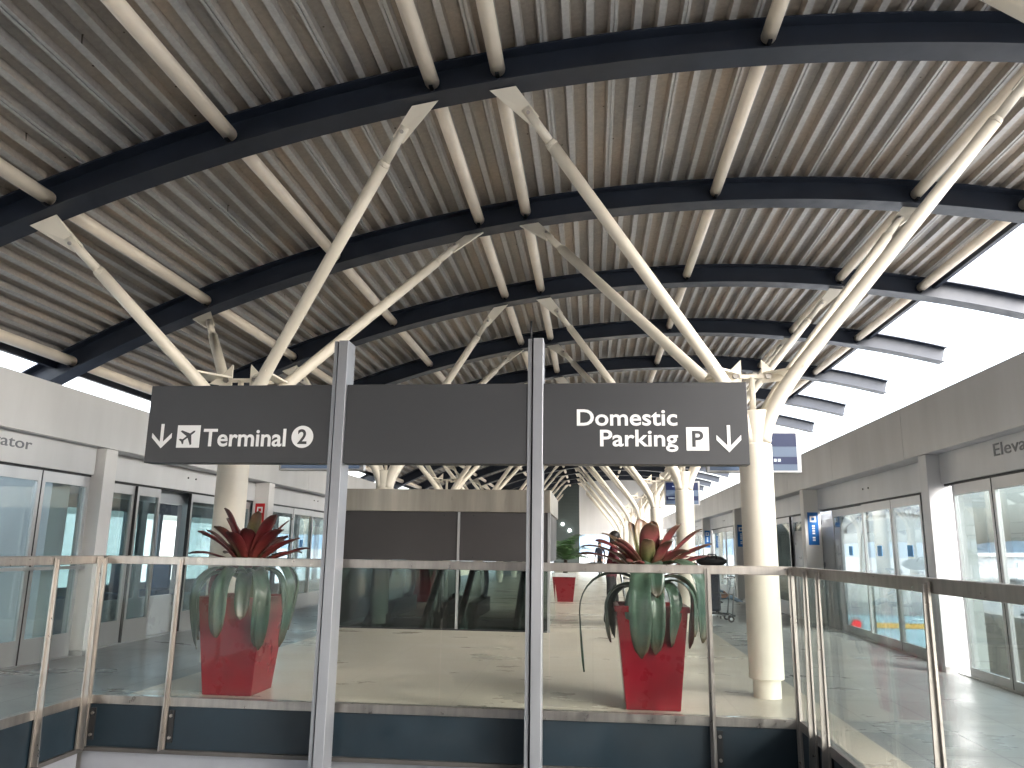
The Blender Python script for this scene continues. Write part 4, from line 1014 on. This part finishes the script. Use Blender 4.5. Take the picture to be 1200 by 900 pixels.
    for s in (-1, 1):
        m = MB(); m.sphere(loc + hd + V((.090 * k, .034 * s * k, .008 * k)), .011 * k, 8, 6); build('eye', m, M['hair'], t)
        m = MB(); m.sphere(loc + hd + V((.0, .100 * s * k, -.01 * k)), (.02 * k, .010 * k, .03 * k), 8, 6); build('ear', m, M['skin'], t)
    m = MB(); m.sphere(loc + hd + V((.090 * k, 0, -.058 * k)), (.008 * k, .024 * k, .006 * k), 8, 6); build('mouth', m, M['maroon'], t)
    t.rotation_euler.z = rz
    return t
person((.33, 14.4, 0), 0, 'person in a maroon jacket and black trousers standing behind the right planter', 1.62, [M['maroon'], M['blackcloth'], M['skin'], M['blackcloth']], .12, True, .10)
person((.40, 41.5, 0), math.radians(250), 'person in dark clothes walking far off near the bright doorway', 1.72, [M['navycloth'], M['blackcloth'], M['skin'], M['blackcloth']], 0, False, .15)

def trolley(x, y, rz, label):
    loc = V((0, 0, 0)); t = thing('luggage_trolley', loc, label, 'trolley', 'chrome luggage trolleys')
    m = MB()
    for s in (-.27, .27):
        m.tube([(-.50, s, .12), (.50, s * .8, .16), (.56, s * .8, .32)], .016, 8); m.tube([(-.44, s, .12), (-.50, s, .6), (-.56, s, .98), (-.62, s * .96, 1.03)], .016, 8)
    for xx in (-.44, -.1, .25, .50): m.tube([(xx, -.25, .14), (xx, .25, .14)], .011, 8)
    m.tube([(-.48, -.27, .5), (-.48, .27, .5)], .011, 8); m.tube([(-.53, -.27, .82), (-.53, .27, .82)], .011, 8); build('frame', m, M['chrome'], t)
    m = MB(); m.tube([(-.62, -.29, 1.03), (-.62, .29, 1.03)], .02, 10); build('handle', m, M['rubber'], t)
    m = MB()
    for s in (-.2, -.1, 0, .1, .2): m.tube([(-.54, s, .84), (-.36, s, .80), (-.36, s, .92)], .007, 6)
    for zz in (.80, .92): m.tube([(-.54, -.23, zz + .02), (-.36, -.23, zz), (-.36, .23, zz), (-.54, .23, zz + .02)], .008, 6)
    build('basket', m, M['chrome'], t)
    for xx, s in ((-.42, -.26), (-.42, .26), (.42, -.2), (.42, .2)):
        m = MB(); m.tube([(xx, s - .018, .062), (xx, s + .018, .062)], .062, 14); wv = build('wheel', m, M['rubber'], t)
        m = MB(); m.tube([(xx, s - .022, .062), (xx, s + .022, .062)], .028, 10); build('hub', m, M['chrome'], wv)
    t.location = (x, y, 0); t.rotation_euler.z = rz; ORG[t.name] = V((x, y, 0)); return t
def suitcase(loc, rz, label, sz, mat):
    t = thing('suitcase', (0, 0, 0), label, 'suitcase'); a, b, c = sz
    m = MB(); m.box((-a / 2, -b / 2, .03), (a / 2, b / 2, c)); build('shell', m, mat, t, .04)
    m = MB(); m.tube([(-.10, 0, c - .005), (-.10, 0, c + .05), (.10, 0, c + .05), (.10, 0, c - .005)], .012, 8); build('handle', m, M['rubber'], t)
    m = MB(); m.box((-a / 2 - .004, -b / 2 - .004, c * .48), (a / 2 + .004, b / 2 + .004, c * .50)); build('zip', m, M['rubber'], t)
    m = MB()
    for sx in (-1, 1):
        for sy in (-1, 1): m.tube([(sx * (a / 2 - .06), sy * (b / 2 - .04) - .012, .02), (sx * (a / 2 - .06), sy * (b / 2 - .04) + .012, .02)], .028, 10)
    build('wheels', m, M['rubber'], t)
    t.location = loc; t.rotation_euler.z = rz
trolley(1.06, 14.6, 0, 'chrome luggage trolley in front of the person in maroon')
suitcase((1.05, 14.6, .16), PI / 2, 'black suitcase on the trolley pushed by the person in maroon', (.42, .28, .66), M['blackcloth'])
trolley(2.20, 16.0, PI, 'chrome luggage trolley beside the second right column')
suitcase((2.30, 16.0, .16), PI / 2, 'tall navy suitcase standing on the trolley by the second right column', (.42, .30, .78), M['navycloth'])
t = thing('backpack', (2.33, 16.0, .95), 'black soft bag lying on top of the navy suitcase', 'bag')
m = MB(); m.sphere((2.33, 16.0, 1.13), (.30, .2, .11), 16, 10); build('body', m, M['blackcloth'], t)
m = MB(); m.tube([(2.2, 15.85, 1.18), (2.25, 15.80, 1.26), (2.38, 15.80, 1.26), (2.42, 15.85, 1.18)], .014, 8); build('strap', m, M['rubber'], t)
person((2.42, 16.75, 0), -.05, 'seated child in pale blue with white shoes beside the navy suitcase', 1.30, [M['bluecloth'], M['bluecloth'], M['skin'], M['shoewhite']], 0, False, .1, True)
t = thing('bench', (2.3, 16.75, 0), 'low dark bench under the seated child', 'bench')
m = MB(); m.box((1.95, 16.5, .30), (2.60, 17.0, .335)); build('seat', m, M['navycloth'], t, .01)
for x in (2.0, 2.55):
    for y in (16.55, 16.95):
        m = MB(); m.tube([(x, y, 0), (x, y, .30)], .016, 8); build('leg', m, M['chrome'], t)

# ------------------------------------------------------------------ light, sky, camera
w = bpy.data.worlds.new('World'); sc.world = w; w.use_nodes = True
nt = w.node_tree; bg = nt.nodes['Background']
sky = nt.nodes.new('ShaderNodeTexSky'); sky.sky_type = 'NISHITA'; sky.sun_disc = False
SUN_EL, SUN_AZ = math.radians(36), math.radians(128)     # azimuth clockwise from +Y
sky.sun_elevation = SUN_EL; sky.sun_rotation = SUN_AZ
sky.air_density = 1.0; sky.dust_density = 4.0; sky.ozone_density = 0.6
hs = nt.nodes.new('ShaderNodeHueSaturation'); hs.inputs['Saturation'].default_value = 0.5
nt.links.new(sky.outputs[0], hs.inputs['Color']); nt.links.new(hs.outputs[0], bg.inputs[0])
bg.inputs[1].default_value = 0.15
sd = bpy.data.lights.new('sun', 'SUN'); sd.energy = 0.9; sd.angle = math.radians(40); sd.color = (1, .985, .96)
so = bpy.data.objects.new('sun', sd); COL.objects.link(so)
dirv = V((math.sin(SUN_AZ) * math.cos(SUN_EL), math.cos(SUN_AZ) * math.cos(SUN_EL), math.sin(SUN_EL)))
so.rotation_euler = (-dirv).to_track_quat('-Z', 'Y').to_euler()

F = 912.0
yv = V((94, 195, F)).normalized(); up = V((64, -4300, F)); up = (up - yv * up.dot(yv)).normalized()
xv = yv.cross(up)
if xv.x < 0: xv = -xv
# rows of [xv yv up] are the camera axes in world coordinates (image y points down)
r0 = V((xv.x, yv.x, up.x)); r1 = V((xv.y, yv.y, up.y)); r2 = V((xv.z, yv.z, up.z))
cam = bpy.data.cameras.new('camera'); co = bpy.data.objects.new('camera', cam); COL.objects.link(co)
R = Matrix((r0, -r1, -r2)).transposed()
co.matrix_world = Matrix.Translation((0, 0, 1.30)) @ R.to_4x4()
cam.sensor_width = 36; cam.lens = F / 1200 * 36; cam.clip_start = .05; cam.clip_end = 6000
sc.camera = co
sc.view_settings.view_transform = 'Standard'; sc.view_settings.look = 'None'; sc.view_settings.gamma = 1
sc.view_settings.exposure = 3.1
sc.render.engine = 'CYCLES'
cy = sc.cycles
cy.max_bounces = 10; cy.diffuse_bounces = 5; cy.glossy_bounces = 4; cy.transparent_max_bounces = 24; cy.transmission_bounces = 4
cy.caustics_reflective = False; cy.caustics_refractive = False; cy.sample_clamp_indirect = 6
cy.use_denoising = True
try: cy.denoiser = 'OPENIMAGEDENOISE'
except Exception: pass
